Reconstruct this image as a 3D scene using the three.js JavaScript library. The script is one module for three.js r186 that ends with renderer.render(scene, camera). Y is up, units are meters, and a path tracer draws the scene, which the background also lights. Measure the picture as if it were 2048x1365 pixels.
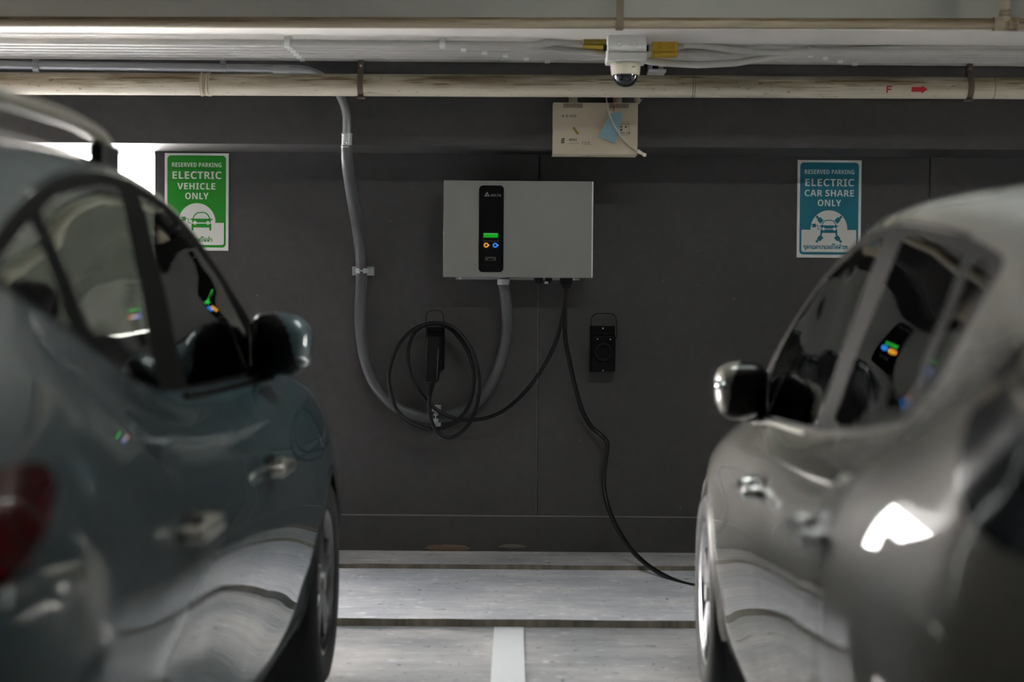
import * as THREE from 'three';
import { RoundedBoxGeometry } from 'three/addons/geometries/RoundedBoxGeometry.js';
import { RectAreaLightUniformsLib } from 'three/addons/lights/RectAreaLightUniformsLib.js';
import { mergeGeometries } from 'three/addons/utils/BufferGeometryUtils.js';

// ------------------------------------------------------------------ camera, sky, exposure
const scene = new THREE.Scene();
const F = 3200, IW = 2048, IH = 1365;                       // focal length and frame in pixels
const LED = 0.16;                                            // brightness of the charger's lit display and buttons
const LAMP = 11;                                             // brightness of the ceiling lamp over the gap
const camera = new THREE.PerspectiveCamera(2 * Math.atan(IH / 2 / F) * 180 / Math.PI, IW / IH, 0.05, 200);
camera.position.set(0, 1.222, 7.457);
camera.rotation.set(-Math.atan(80 / F), 0, 0.0078);
camera.updateProjectionMatrix(); camera.updateMatrixWorld(true);
camera.focus = 7.25; camera.userData.fStop = 1.75;
const renderer = new THREE.WebGLRenderer();
renderer.toneMapping = THREE.LinearToneMapping;
renderer.toneMappingExposure = 3.7;
renderer.shadowMap.enabled = true;

// overcast sky, brighter overhead
{
  const W = 64, H = 32, d = new Float32Array(W * H * 4);
  for (let r = 0; r < H; r++) {
    const up = Math.sin(((r + 0.5) / H - 0.5) * Math.PI), L = up > 0 ? 0.75 + 0.5 * up : 0.35;
    for (let c = 0; c < W; c++) d.set([L * 0.95, L * 0.985, L * 1.06, 1], (r * W + c) * 4);
  }
  const t = new THREE.DataTexture(d, W, H, THREE.RGBAFormat, THREE.FloatType);
  t.mapping = THREE.EquirectangularReflectionMapping; t.magFilter = THREE.LinearFilter; t.needsUpdate = true;
  scene.background = t;
}

// high sun from behind the garage: it lights the yard and the pale facade outside the openings
const sun = new THREE.DirectionalLight(0xffffff, 64);
sun.position.set(6, 26, 18); sun.castShadow = true;
Object.assign(sun.shadow.camera, { left: -26, right: 26, top: 26, bottom: -26, near: 1, far: 70 });
scene.add(sun, sun.target);

// ------------------------------------------------------------------ small helpers
let seed = 7;
const rnd = () => { seed = (seed * 1664525 + 1013904223) >>> 0; return seed / 4294967296; };
const lerp = (a, b, k) => a + (b - a) * k, clamp = (x, a, b) => Math.min(b, Math.max(a, x));
const sstep = (a, b, x) => { const k = clamp((x - a) / (b - a), 0, 1); return k * k * (3 - 2 * k); };
const V = (x, y, z) => new THREE.Vector3(x, y, z);
const taken = new Map();
function numbered(name) { const n = taken.get(name) ?? 0; taken.set(name, n + 1); return n ? name + '_' + String(n).padStart(3, '0') : name; }
function thing(name, label, category, pos = [0, 0, 0], group) {
  const o = new THREE.Group(); o.name = numbered(name); o.position.set(...pos); scene.add(o);
  o.userData = { label, category }; if (group) o.userData.group = group;
  return o;
}
function part(name, geo, mat, parent, label) {
  const list = Array.isArray(geo) ? geo : [geo];
  const g = list.length > 1 ? mergeGeometries(list.map(clean)) : list[0];
  const m = new THREE.Mesh(g, mat); m.name = name; m.castShadow = m.receiveShadow = true;
  if (label) m.userData.label = label;
  parent.add(m); return m;
}
function clean(g) {
  const n = g.index ? g.toNonIndexed() : g;
  for (const k of Object.keys(n.attributes)) if (!['position', 'normal', 'uv'].includes(k)) n.deleteAttribute(k);
  if (!n.attributes.uv) n.setAttribute('uv', new THREE.BufferAttribute(new Float32Array(n.attributes.position.count * 2), 2));
  return n;
}
function struct(name, geo, mat) { const m = part(name, geo, mat, scene); m.name = numbered(name); m.userData.kind = 'structure'; return m; }
function structGroup(name, pos = [0, 0, 0]) { const o = new THREE.Group(); o.name = numbered(name); o.position.set(...pos); o.userData.kind = 'structure'; scene.add(o); return o; }
// point of the plane z = const seen at a pixel of the 2048 x 1365 photograph
function at(px, py, z) {
  const d = V((px - IW / 2) / F, -(py - IH / 2) / F, -1).applyEuler(camera.rotation);
  return camera.position.clone().addScaledVector(d, (z - camera.position.z) / d.z);
}
const mm = (px, z) => px * (camera.position.z - z) / F;      // size in metres of a span of pixels at depth z
function box(x0, x1, y0, y1, z0, z1, r = 0) {
  const w = x1 - x0, h = y1 - y0, d = z1 - z0;
  const g = r ? new RoundedBoxGeometry(w, h, d, 3, Math.min(r, w / 2.01, h / 2.01, d / 2.01)) : new THREE.BoxGeometry(w, h, d);
  return g.translate((x0 + x1) / 2, (y0 + y1) / 2, (z0 + z1) / 2);
}
function boxUV(g, k = 1) {                                     // uv in metres by the axis a face looks along
  g = g.index ? g.toNonIndexed() : g;
  const p = g.attributes.position, n = g.attributes.normal, uv = new Float32Array(p.count * 2);
  for (let i = 0; i < p.count; i++) {
    const ax = Math.abs(n.getX(i)), ay = Math.abs(n.getY(i)), az = Math.abs(n.getZ(i));
    const [u, v] = ay >= ax && ay >= az ? [p.getX(i), p.getZ(i)] : ax > az ? [p.getZ(i), p.getY(i)] : [p.getX(i), p.getY(i)];
    uv[i * 2] = u * k; uv[i * 2 + 1] = v * k;
  }
  g.setAttribute('uv', new THREE.BufferAttribute(uv, 2)); return g;
}
function tube(pts, r, seg = 120, rad = 14, closed = false) {
  const c = pts instanceof THREE.Curve ? pts : new THREE.CatmullRomCurve3(pts, closed, 'centripetal');
  const g = new THREE.TubeGeometry(c, seg, r, rad, closed);
  if (closed) return g;
  const caps = [0, 1].map((k) => { const p = c.getPointAt(k), t = c.getTangentAt(k).multiplyScalar(k ? 1 : -1); return new THREE.CircleGeometry(r, rad).applyQuaternion(new THREE.Quaternion().setFromUnitVectors(V(0, 0, 1), t)).translate(p.x, p.y, p.z); });
  return mergeGeometries([g, ...caps].map(clean));
}
function rod(a, b, r, rad = 20, r2 = r) {
  const d = b.clone().sub(a), L = d.length();
  return new THREE.CylinderGeometry(r2, r, L, rad, 1).applyQuaternion(new THREE.Quaternion().setFromUnitVectors(V(0, 1, 0), d.normalize())).translate((a.x + b.x) / 2, (a.y + b.y) / 2, (a.z + b.z) / 2);
}
function rrect(w, h, r) {                                      // rounded rectangle about the origin
  const s = new THREE.Shape(), x = w / 2, y = h / 2;
  s.moveTo(-x + r, -y); s.lineTo(x - r, -y); s.absarc(x - r, -y + r, r, -Math.PI / 2, 0); s.lineTo(x, y - r); s.absarc(x - r, y - r, r, 0, Math.PI / 2);
  s.lineTo(-x + r, y); s.absarc(-x + r, y - r, r, Math.PI / 2, Math.PI); s.lineTo(-x, -y + r); s.absarc(-x + r, -y + r, r, Math.PI, Math.PI * 1.5);
  return s;
}
const extrude = (s, depth, bevel = 0, seg = 8) => new THREE.ExtrudeGeometry(s, { depth, bevelEnabled: bevel > 0, bevelSize: bevel, bevelThickness: bevel, bevelOffset: -bevel, bevelSegments: 2, curveSegments: seg });

// ------------------------------------------------------------------ procedural textures
const hash = (x, y, s) => { let h = (x * 374761393 + y * 668265263 + s * 2147483647) | 0; h = Math.imul(h ^ (h >>> 13), 1274126177); return ((h ^ (h >>> 16)) >>> 0) / 4294967296; };
function vnoise(x, y, px, py, s) {                             // value noise that repeats after px, py cells
  const ix = Math.floor(x), iy = Math.floor(y), fx = x - ix, fy = y - iy, u = fx * fx * (3 - 2 * fx), v = fy * fy * (3 - 2 * fy);
  const m = (a, n) => ((a % n) + n) % n, h = (a, b) => hash(m(a, px), m(b, py), s);
  return lerp(lerp(h(ix, iy), h(ix + 1, iy), u), lerp(h(ix, iy + 1), h(ix + 1, iy + 1), u), v);
}
function fbm(u, v, fx, fy, s, oct = 4) { let a = 0, w = 0.5, t = 0; for (let o = 0; o < oct; o++) { a += w * vnoise(u * fx, v * fy, fx, fy, s + o); t += w; w *= 0.5; fx *= 2; fy *= 2; } return a / t; }
function tex(w, h, fn, srgb = true, rx = 1, ry = 1) {
  const d = new Uint8Array(w * h * 4);
  for (let y = 0; y < h; y++) for (let x = 0; x < w; x++) { const c = fn(x / w, y / h); d.set([clamp(c[0], 0, 1) * 255, clamp(c[1], 0, 1) * 255, clamp(c[2], 0, 1) * 255, 255], (y * w + x) * 4); }
  const t = new THREE.DataTexture(d, w, h); t.wrapS = t.wrapT = THREE.RepeatWrapping; t.magFilter = THREE.LinearFilter; t.repeat.set(rx, ry);
  if (srgb) t.colorSpace = THREE.SRGBColorSpace; t.needsUpdate = true; return t;
}
function canvasTex(w, h, draw) {
  const c = document.createElement('canvas'); c.width = w; c.height = h; const g = c.getContext('2d'); draw(g, w, h);
  const t = new THREE.CanvasTexture(c); t.colorSpace = THREE.SRGBColorSpace; return t;
}
const M = (color, roughness = 0.6, metalness = 0, extra = {}) => new THREE.MeshPhysicalMaterial({ color, roughness, metalness, ...extra });
const lin = (r, g, b) => new THREE.Color().setRGB(r, g, b);

const concrete = (base, blue = 0.012) => tex(1024, 1024, (u, v) => {
  const streak = fbm(u, v, 5, 34, 3, 3), cloud = fbm(u, v, 7, 9, 11, 5), fine = fbm(u, v, 50, 110, 23, 3), spot = fbm(u, v, 70, 90, 31, 2);
  let k = base + 0.2 * (cloud - 0.5) + 0.12 * (streak - 0.5) + 0.1 * (fine - 0.5);
  if (fine > 0.72) k += 0.10 * sstep(0.72, 0.8, fine);
  if (spot > 0.82) k -= 0.3 * sstep(0.82, 0.9, spot);
  const warm = 0.03 * (cloud - 0.5);
  return [k + warm - blue * 0.5, k * 0.99, k * 0.99 - warm + blue];
});
const floorMap = concrete(0.73), platformMap = concrete(0.88, 0.03);
const floorRough = tex(512, 512, (u, v) => { const k = 0.5 + 0.4 * fbm(u, v, 5, 40, 61, 4); return [k, k, k]; }, false);
floorMap.repeat.set(0.5, 0.5); platformMap.repeat.set(0.5, 0.5); floorRough.repeat.set(0.5, 0.5);
const wallMap = tex(1024, 1024, (u, v) => {
  const c = fbm(u, v, 4, 4, 71, 5), f = fbm(u, v, 90, 90, 77, 2), fleck = fbm(u, v, 70, 70, 83, 2);
  let k = 0.285 + 0.045 * (c - 0.5) + 0.025 * (f - 0.5); if (fleck > 0.93) k += 0.12 * sstep(0.93, 0.98, fleck);
  return [k * 1.03, k, k * 0.99];
});
wallMap.repeat.set(0.45, 0.45);
const pipeDirt = (base, dirt, s, vTop) => tex(1024, 256, (u, v) => {   // u along the pipe, v around it; dust lies on the upper side
  const up = Math.cos(2 * Math.PI * (v - vTop)), top = sstep(-0.7, 0.6, up), a = fbm(u, v, 9, 9, s, 5), b = fbm(u, v, 26, 40, s + 9, 4), spot = fbm(u, v, 120, 40, s + 19, 2);
  let k = top * (0.5 + 1.2 * (a - 0.42) + 0.8 * (b - 0.5)) + 0.5 * sstep(0.6, 0.8, b) * (0.25 + 0.75 * top);
  if (spot > 0.8) k += 0.5 * sstep(0.8, 0.9, spot);
  k = clamp(k, 0, 0.95);
  return [lerp(base[0], dirt[0], k), lerp(base[1], dirt[1], k), lerp(base[2], dirt[2], k)];
});
const galvTex = tex(256, 256, (u, v) => { const k = 0.6 + 0.2 * (fbm(u, v, 12, 12, 91, 4) - 0.5); return [k, k * 1.01, k * 1.02]; });

const mat = {
  floor: M(0xffffff, 0.62, 0, { map: floorMap, roughnessMap: floorRough, specularIntensity: 0.6 }),
  platform: M(0xffffff, 0.62, 0, { map: platformMap, roughnessMap: floorRough, specularIntensity: 0.6 }),
  stepFaceShaded: M(0xffffff, 0.9, 0, { map: tex(512, 128, (u, v) => { const k = 0.47 + 0.22 * (fbm(u, v, 40, 4, 15, 4) - 0.5); return [k, k * 0.94, k * 0.84]; }) }),  // brown dirt, and the shade on the camera-facing step put into the colour
  wall: M(0xffffff, 0.62, 0, { map: wallMap, specularIntensity: 0.5 }),
  filler: M(lin(0.26, 0.25, 0.23), 0.9),
  ceiling: M(lin(0.22, 0.21, 0.2), 0.85), beamSideShaded: M(lin(0.3, 0.29, 0.265), 0.85), soffit: M(lin(0.66, 0.63, 0.6), 0.8),  // the beam side is the soffit paint darkened, its shade put into the colour
  plain: M(lin(0.14, 0.14, 0.135), 0.9), outside: M(lin(0.67, 0.655, 0.63), 0.9),
  line: M(lin(0.84, 0.87, 0.9), 0.6),
  bigPipe: M(0xffffff, 0.45, 0, { map: pipeDirt([0.80, 0.77, 0.70], [0.42, 0.34, 0.22], 5, 0.5) }),
  smallPipe: M(0xffffff, 0.5, 0, { map: pipeDirt([0.60, 0.55, 0.47], [0.36, 0.29, 0.19], 35, 0.75) }),
  pvc: M(lin(0.5, 0.485, 0.46), 0.5), pvcWhite: M(lin(0.72, 0.72, 0.70), 0.45),
  galv: M(0xffffff, 0.38, 0.5, { map: galvTex }), galvDull: M(lin(0.42, 0.43, 0.42), 0.5, 0.6),
  zinc: M(lin(0.5, 0.52, 0.53), 0.38, 0.35),
  rusty: M(lin(0.16, 0.12, 0.085), 0.75, 0.3),
  flex: M(lin(0.085, 0.086, 0.09), 0.42),
  charger: M(lin(0.24, 0.238, 0.224), 0.5, 0.15), chargerEdgeLit: M(lin(0.75, 0.74, 0.7), 0.35, 0.1),  // the paler second grey holds the highlight of the cover edge
  blackPlastic: M(lin(0.004, 0.004, 0.004), 0.5, 0, { specularIntensity: 0.5 }), blackGloss: M(lin(0.002, 0.002, 0.002), 0.3, 0, { specularIntensity: 0.3 }), rubber: M(lin(0.006, 0.006, 0.0065), 0.4, 0, { specularIntensity: 0.7 }), tire: M(lin(0.012, 0.012, 0.012), 0.75),
  holder: M(lin(0.003, 0.003, 0.003), 0.6, 0, { specularIntensity: 0.3 }), chrome: M(lin(0.75, 0.75, 0.76), 0.15, 1), steel: M(lin(0.55, 0.55, 0.55), 0.3, 1),
  yellow: M(lin(0.50, 0.32, 0.02), 0.5), cream: M(lin(0.58, 0.54, 0.42), 0.5), boxCream: M(lin(0.50, 0.43, 0.32), 0.55),
  red: M(lin(0.5, 0.01, 0.015), 0.5), glassDome: M(lin(0.02, 0.02, 0.025), 0.06, 0, { clearcoat: 1 }),
};

// ------------------------------------------------------------------ ceiling lamp over the gap between the cars
RectAreaLightUniformsLib.init();
{
  const t = thing('ceiling_lamp', 'twin tube ceiling lamp over the gap between the two cars', 'lamp', [0.75, 2.75, 2.6]);
  part('lamp_housing', box(-0.62, 0.62, -0.05, -0.001, -0.09, 0.09, 0.01), M(lin(0.7, 0.7, 0.68), 0.5), t);
  for (const z of [-0.045, 0.045]) part('lamp_tube', new THREE.CylinderGeometry(0.014, 0.014, 1.18, 18).rotateZ(Math.PI / 2).translate(0, -0.068, z), M(0x000000, 0.5, 0, { emissive: lin(0.92, 1, 0.93), emissiveIntensity: 3 }), t);
  for (const x of [-0.6, 0.6]) part('tube_holder', box(x - 0.012, x + 0.012, -0.09, -0.045, -0.07, 0.07, 0.004), mat.pvcWhite, t);
  const l = new THREE.RectAreaLight(lin(0.92, 1, 0.95), LAMP, 1.18, 0.12); l.position.set(0.75, 2.75 - 0.1, 2.6); l.rotation.x = -Math.PI / 2; scene.add(l);
}
// ------------------------------------------------------------------ the room
const ZB = 0.385, SOF = 2.277, BEAM = 1.905, XL = -1.667;      // beam face, ceiling drop, beam underside, edge of the opening
struct('floor', boxUV(box(-9.2, 9.2, -0.25, 0, 1.49, 18.2, 0)), mat.floor);
{ // low platform under the wall, its dirty front edge with shade put into the colour, and the ledge against the wall
  const wavy = (z0, z1, y, s) => { const g = new THREE.PlaneGeometry(18.4, z1 - z0, 700, 6).rotateX(-Math.PI / 2).translate(0, y, (z0 + z1) / 2), p = g.attributes.position;
    for (let i = 0; i < p.count; i++) if (p.getZ(i) > z1 - 0.001) { p.setZ(i, z1 + 0.012 * (fbm((p.getX(i) + 10) / 20, 0.3, 60, 2, s, 4) - 0.5)); p.setY(i, y - 0.003 * fbm((p.getX(i) + 10) / 20, 0.7, 160, 2, s + 5, 3)); }
    g.computeVertexNormals(); return boxUV(g); };
  const face = (z1, y0, y1, s) => { const g = new THREE.PlaneGeometry(18.4, y1 - y0, 700, 3).translate(0, (y0 + y1) / 2, z1), p = g.attributes.position;
    for (let i = 0; i < p.count; i++) { const top = (p.getY(i) - y0) / (y1 - y0), x = (p.getX(i) + 10) / 20; p.setZ(i, z1 + 0.012 * (fbm(x, 0.3, 60, 2, s, 4) - 0.5) * top + 0.004 * (1 - top) * fbm(x, 0.1, 220, 2, s + 8, 2)); if (top > 0.99) p.setY(i, y1 - 0.003 * fbm(x, 0.7, 160, 2, s + 5, 3)); }
    g.computeVertexNormals(); return boxUV(g); };
  const pl = structGroup('floor_platform');
  part('platform_top', wavy(ZB - 0.02, 1.49, 0.03, 40), mat.platform, pl);
  part('platform_edge', face(1.49, 0, 0.03, 40), mat.stepFaceShaded, pl);
  part('platform_core', box(-9.2, 9.2, -0.25, 0.02, 0, 1.478), mat.plain, pl);
  const lg = structGroup('floor_ledge');
  part('ledge_top', wavy(0, ZB - 0.005, 0.052, 80), mat.floor, lg);
  part('ledge_edge', face(ZB - 0.005, 0.028, 0.052, 80), mat.stepFaceShaded, lg);
}
{ // dark wall of big painted boards over a plinth
  const w = structGroup('wall_back');
  part('wall_core', [box(XL + 0.01, 5.0, -0.2, BEAM + 0.3, -0.2, -0.014), box(6.9, 9.2, -0.2, BEAM + 0.3, -0.2, -0.014), box(-9.2, -6.5, -0.2, BEAM + 0.3, -0.2, -0.014), box(-6.5, XL + 0.01, -0.2, 0.15, -0.2, -0.014), box(5.0, 6.9, -0.2, 0.15, -0.2, -0.014)], mat.filler, w);
  const xj = at(1076, 700, 0).x, xk = at(1860, 330, 0).x, y0 = at(1024, 1034, 0.012).y, cuts = [XL, xj - 1.84 > XL + 0.3 ? xj - 1.84 : XL, xj, xk, 5.0].filter((x, i, a) => !i || x > a[i - 1] + 0.01);
  for (let i = 0; i + 1 < cuts.length; i++) part('wall_board', boxUV(box(cuts[i] + (i ? 0.003 : 0), cuts[i + 1] - 0.003, y0, BEAM + 0.3, -0.014, 0, 0.0015)), mat.wall, w);
  part('wall_board', boxUV(box(6.9, 9.2, 0.05, BEAM + 0.3, -0.014, 0)), mat.wall, w); part('wall_board', boxUV(box(-9.2, -6.5, 0.05, BEAM + 0.3, -0.014, 0)), mat.wall, w);
  part('sill_board', boxUV(box(-6.5, XL, 0.05, 0.15, -0.014, 0)), mat.wall, w); part('sill_board', boxUV(box(5.0, 6.9, 0.05, 0.15, -0.014, 0)), mat.wall, w);
  part('plinth', boxUV(box(XL, 5.0, 0.03, y0, -0.014, 0.012, 0.002)), mat.wall, w);
  part('lit_ledge_strip', box(XL, 5.0, y0, y0 + 0.004, -0.01, 0.0025), mat.filler, w);  // added pale strip: light on the plinth top put into its colour
  // plaster broken away at the foot of the wall
  const crumble = (px, py, wpx, hpx, s) => { const c = at(px, py, 0.014), W = mm(wpx, 0), H = mm(hpx, 0), g = new THREE.SphereGeometry(1, 40, 16), p = g.attributes.position;
    for (let i = 0; i < p.count; i++) { const k = 0.75 + 0.5 * fbm(p.getX(i) * 0.5 + 0.5, p.getY(i) * 0.5 + 0.5, 9, 7, s, 4); p.setXYZ(i, p.getX(i) * W / 2 * k, p.getY(i) * H / 2 * k, p.getZ(i) * 0.008 * k); }
    g.computeVertexNormals(); return g.translate(c.x, c.y, 0.011); };
  part("broken_plaster", crumble(895, 1097, 92, 14, 3), M(lin(0.17, 0.12, 0.09), 0.95), w, 'crumbling brown plaster');
  part('broken_plaster', crumble(1025, 1094, 54, 9, 9), M(lin(0.16, 0.14, 0.12), 0.95), w, 'worn grey plaster');
}
struct('beam_wall', boxUV(box(-9.2, 9.2, BEAM, SOF + 0.4, -0.2, ZB, 0.004)), mat.wall);
{ const b = structGroup('beam_ceiling'); part('beam_soffit', box(-9.2, 9.2, SOF, SOF + 0.02, ZB, 1.25, 0.003), mat.soffit, b); part('beam_side', box(-9.2, 9.2, SOF + 0.02, 2.8, ZB, 1.248), mat.beamSideShaded, b); }
struct('ceiling', box(-9.2, 9.2, 2.75, 3.0, -0.2, 18.2), mat.ceiling);
{ // the other sides: solid on the left, openings over parapets on the right and far behind
  const wl = structGroup('wall_left'); part('wall_panel', box(-9.2, -9, -0.2, 2.8, -0.2, 18.2), mat.plain, wl);
  const wr = structGroup('wall_right'); part('parapet', box(9, 9.2, -0.2, 1.0, -0.2, 18.2), mat.plain, wr); part('lintel', box(9, 9.2, 2.3, 2.8, -0.2, 18.2), mat.plain, wr);
  part('wall_panel', box(9, 9.2, 0.9, 2.4, -0.2, 5), mat.plain, wr); part('wall_panel', box(9, 9.2, 0.9, 2.4, 6.4, 18.2), mat.plain, wr);
  const w = structGroup('wall_rear'); part('parapet', box(-9.2, 9.2, -0.2, 1.2, 18, 18.2), mat.plain, w); part('lintel', box(-9.2, 9.2, 2.2, 2.8, 18, 18.2), mat.plain, w);
  part('wall_panel', box(-9.2, -6, 1.1, 2.3, 18, 18.2), mat.plain, w); part('wall_panel', box(-5.4, 9.2, 1.1, 2.3, 18, 18.2), mat.plain, w);
}
struct('ground', new THREE.PlaneGeometry(160, 160).rotateX(-Math.PI / 2).translate(0, -0.26, 0), mat.outside);
struct('wall_neighbour', box(-24, 24, -0.3, 7, -9.3, -9), mat.outside);

// ------------------------------------------------------------------ painted line
{
  const s = new THREE.Shape(), pts = [[-0.0585, 1.502], [0.0505, 1.5], [0.0505, 2.3], [0.05, 6.2], [-0.058, 6.2], [-0.0595, 2.3]];
  pts.forEach(([x, z], i) => i ? s.lineTo(x, -z) : s.moveTo(x, -z));
  const m = part('parking_line', extrude(s, 0.0025).rotateX(-Math.PI / 2), mat.line, scene);
  m.name = numbered('parking_line'); m.userData = { label: 'white painted parking line on the concrete floor between the two cars', category: 'line marking' };
}

// ------------------------------------------------------------------ pipes and conduits under the ceiling
const GROUP_CONDUIT = 'thin white conduits under the ceiling';
{ // fire pipe
  const z = 0.62, a = at(0, 167, z), b = at(2048, 176.3, z), d = b.clone().sub(a).normalize(), R = mm(44, z) / 2;
  const t = thing('water_pipe', 'thick cream dirty pipe with a red arrow running across below the ceiling', 'pipe');
  const A = a.clone().addScaledVector(d, -4), L = 13, g = new THREE.CylinderGeometry(R, R, L, 48, 1, true).rotateZ(-Math.PI / 2).rotateX(Math.PI / 2).translate(L / 2, 0, 0), uv = g.attributes.uv;
  for (let i = 0; i < uv.count; i++) { const u = uv.getY(i) * L / 3, v = uv.getX(i); uv.setXY(i, u, v); }
  const q = new THREE.Quaternion().setFromUnitVectors(V(1, 0, 0), d), place = (h) => h.applyQuaternion(q).translate(A.x, A.y, A.z);
  part('pipe', place(g), mat.bigPipe, t);
  const along = (px) => at(px, 171, z).sub(A).dot(d);
  const ring = (px, w, r) => place(new THREE.CylinderGeometry(R + r, R + r, w, 48).rotateZ(-Math.PI / 2).translate(along(px), 0, 0));
  part('pipe_joint', [ring(404, 0.006, 0.004), ring(419, 0.012, 0.0035), ring(411, 0.03, 0.0015)], mat.bigPipe, t);
  part('pipe_joint', [ring(1384, 0.003, 0.0006), ring(1388, 0.0025, 0.0006)], mat.rusty, t);
  part('pipe_joint', ring(1985, 0.0025, 0.0006), mat.rusty, t);
  // red letter and arrow, bent round the pipe
  const patch = (x0, x1, th0, th1) => { const h = new THREE.CylinderGeometry(R + 0.0006, R + 0.0006, Math.max(x1 - x0, 0.001), 10, 1, true, th0, th1 - th0).rotateZ(-Math.PI / 2); return h.translate((x0 + x1) / 2, 0, 0); };
  // angle: 0 of the cylinder starts at +z before the turn; after rotateZ(-90) the section lies in y,z with theta measured from +z towards +y or -y
  const band = (x0, x1, y0, y1) => { const n = 8, pos = [], nor = [], idx = []; for (let i = 0; i <= n; i++) { const y = lerp(y0, y1, i / n), zz = Math.sqrt((R + 0.0007) ** 2 - y * y); const s0 = typeof x0 === 'function' ? x0(y) : x0, s1 = typeof x1 === 'function' ? x1(y) : x1; pos.push(s0, y, zz, s1, y, zz); nor.push(0, y / R, zz / R, 0, y / R, zz / R); if (i < n) idx.push(i * 2, i * 2 + 1, i * 2 + 3, i * 2, i * 2 + 3, i * 2 + 2); }
    const h = new THREE.BufferGeometry(); h.setAttribute('position', new THREE.Float32BufferAttribute(pos, 3)); h.setAttribute('normal', new THREE.Float32BufferAttribute(nor, 3)); h.setAttribute('uv', new THREE.Float32BufferAttribute(new Float32Array(pos.length / 3 * 2), 2)); h.setIndex(idx); return place(h); };
  const u = mm(1, z), F0 = along(1768), y0 = -mm(13.2, z), y1 = mm(0.5, z);
  part('red_letter', [band(F0, F0 + 3.2 * u, y0, y1), band(F0, F0 + 11 * u, y1 - 3 * u, y1), band(F0, F0 + 9.5 * u, (y0 + y1) / 2 - 1.6 * u, (y0 + y1) / 2 + 1.2 * u)], mat.red, t, 'red painted letter F');
  const X0 = along(1818), ym = -mm(6.4, z);
  part('red_arrow', [band(X0, X0 + 21 * u, ym - 4.6 * u, ym + 4.6 * u), band(X0 + 20 * u, (y) => X0 + 32 * u - Math.abs(y - ym) / (8 * u) * 12 * u, ym - 8 * u, ym + 8 * u)], mat.red, t, 'red painted arrow pointing right');
}
function hanger(px, label) {                                     // pear-shaped strap on a threaded rod
  const z = 0.62, c = at(px, 171 + (px - 1024) * 0.0045, z), R = mm(44, z) / 2, w = 0.024;
  const t = thing('pipe_hanger', label, 'hanger', [c.x, c.y, z]);
  const s = new THREE.Shape(), n = 40, pt = (r, k) => { const a = Math.PI / 2 + k * 2 * Math.PI; let x = Math.cos(a) * r, y = Math.sin(a) * r; if (y > r * 0.6) { y = y + (y - r * 0.6) * 1.2; x *= 0.9; } return [x, y]; };
  for (let i = 0; i <= n; i++) { const [x, y] = pt(R + 0.004, i / n); i ? s.lineTo(x, y) : s.moveTo(x, y); }
  const h = new THREE.Path(); for (let i = n; i >= 0; i--) { const [x, y] = pt(R + 0.0008, i / n); i < n ? h.lineTo(x, y) : h.moveTo(x, y); } s.holes.push(h);
  part('strap', extrude(s, w).rotateY(Math.PI / 2).translate(-w / 2, 0, 0), mat.rusty, t);
  part('saddle', [box(-w * 0.55, w * 0.55, R + 0.012, R + 0.055, -0.006, 0.018, 0.003), box(-w * 0.75, w * 0.75, -R - 0.012, -R - 0.004, -0.02, 0.03, 0.003)], mat.rusty, t);
  part('bolt', new THREE.SphereGeometry(0.006, 14, 10).translate(0, R + 0.03, 0.02), mat.galvDull, t);
  part('rod', rod(V(0, R + 0.05, 0), V(0, SOF - c.y, 0), 0.0045), mat.rusty, t);
}
hanger(722, 'rusty strap hanger holding the thick cream pipe, above the bend of the grey flexible conduit');
hanger(1937, 'rusty strap hanger holding the thick cream pipe, right of the red arrow');
{ // smaller pipe by the face of the ceiling drop, with a branch going up
  const z = 1.36, a = at(0, 44, z), b = at(2048, 48, z), R = mm(22, z) / 2, d = b.clone().sub(a).normalize(), A = a.clone().addScaledVector(d, -4), B = b.clone().addScaledVector(d, 4);
  const t = thing('drain_pipe', 'thinner cream stained pipe with a branch going up, along the edge of the ceiling drop', 'pipe');
  const g = rod(A, B, R, 36), uv = g.attributes.uv; for (let i = 0; i < uv.count; i++) uv.setXY(i, uv.getY(i) * 4, uv.getX(i));
  part('pipe', g, mat.smallPipe, t);
  const c = at(2010, 48, z);
  part('branch', rod(c, c.clone().add(V(0, 0.42, 0)), R * 0.95, 30), mat.smallPipe, t);
  part('tee_fitting', [rod(c.clone().add(V(-0.045, 0, 0)), c.clone().add(V(0.045, 0, 0)), R * 1.22, 30), rod(c, c.clone().add(V(0, 0.055, 0)), R * 1.2, 30, R * 1.05)], mat.smallPipe, t);
  const h = at(1239, 46, z), s = thing('pipe_strap', 'dark metal strap hanging down round the thinner cream pipe above the dome camera', 'hanger');
  const w = mm(15, z);
  part('strap', [box(h.x - w / 2, h.x + w / 2, h.y, 2.76, z + R + 0.001, z + R + 0.004), box(h.x - w / 2, h.x + w / 2, h.y - R - 0.002, h.y, z + R + 0.0005, z + R + 0.0045, 0.001), box(h.x - w / 2, h.x + w / 2, h.y - R - 0.004, h.y - R - 0.001, z - R, z + R + 0.004)], mat.rusty, s);
  part('bolt', new THREE.CylinderGeometry(0.006, 0.006, 0.01, 6).rotateX(Math.PI / 2).translate(h.x, h.y - R * 0.75, z + R + 0.007), mat.rusty, s);
}
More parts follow.
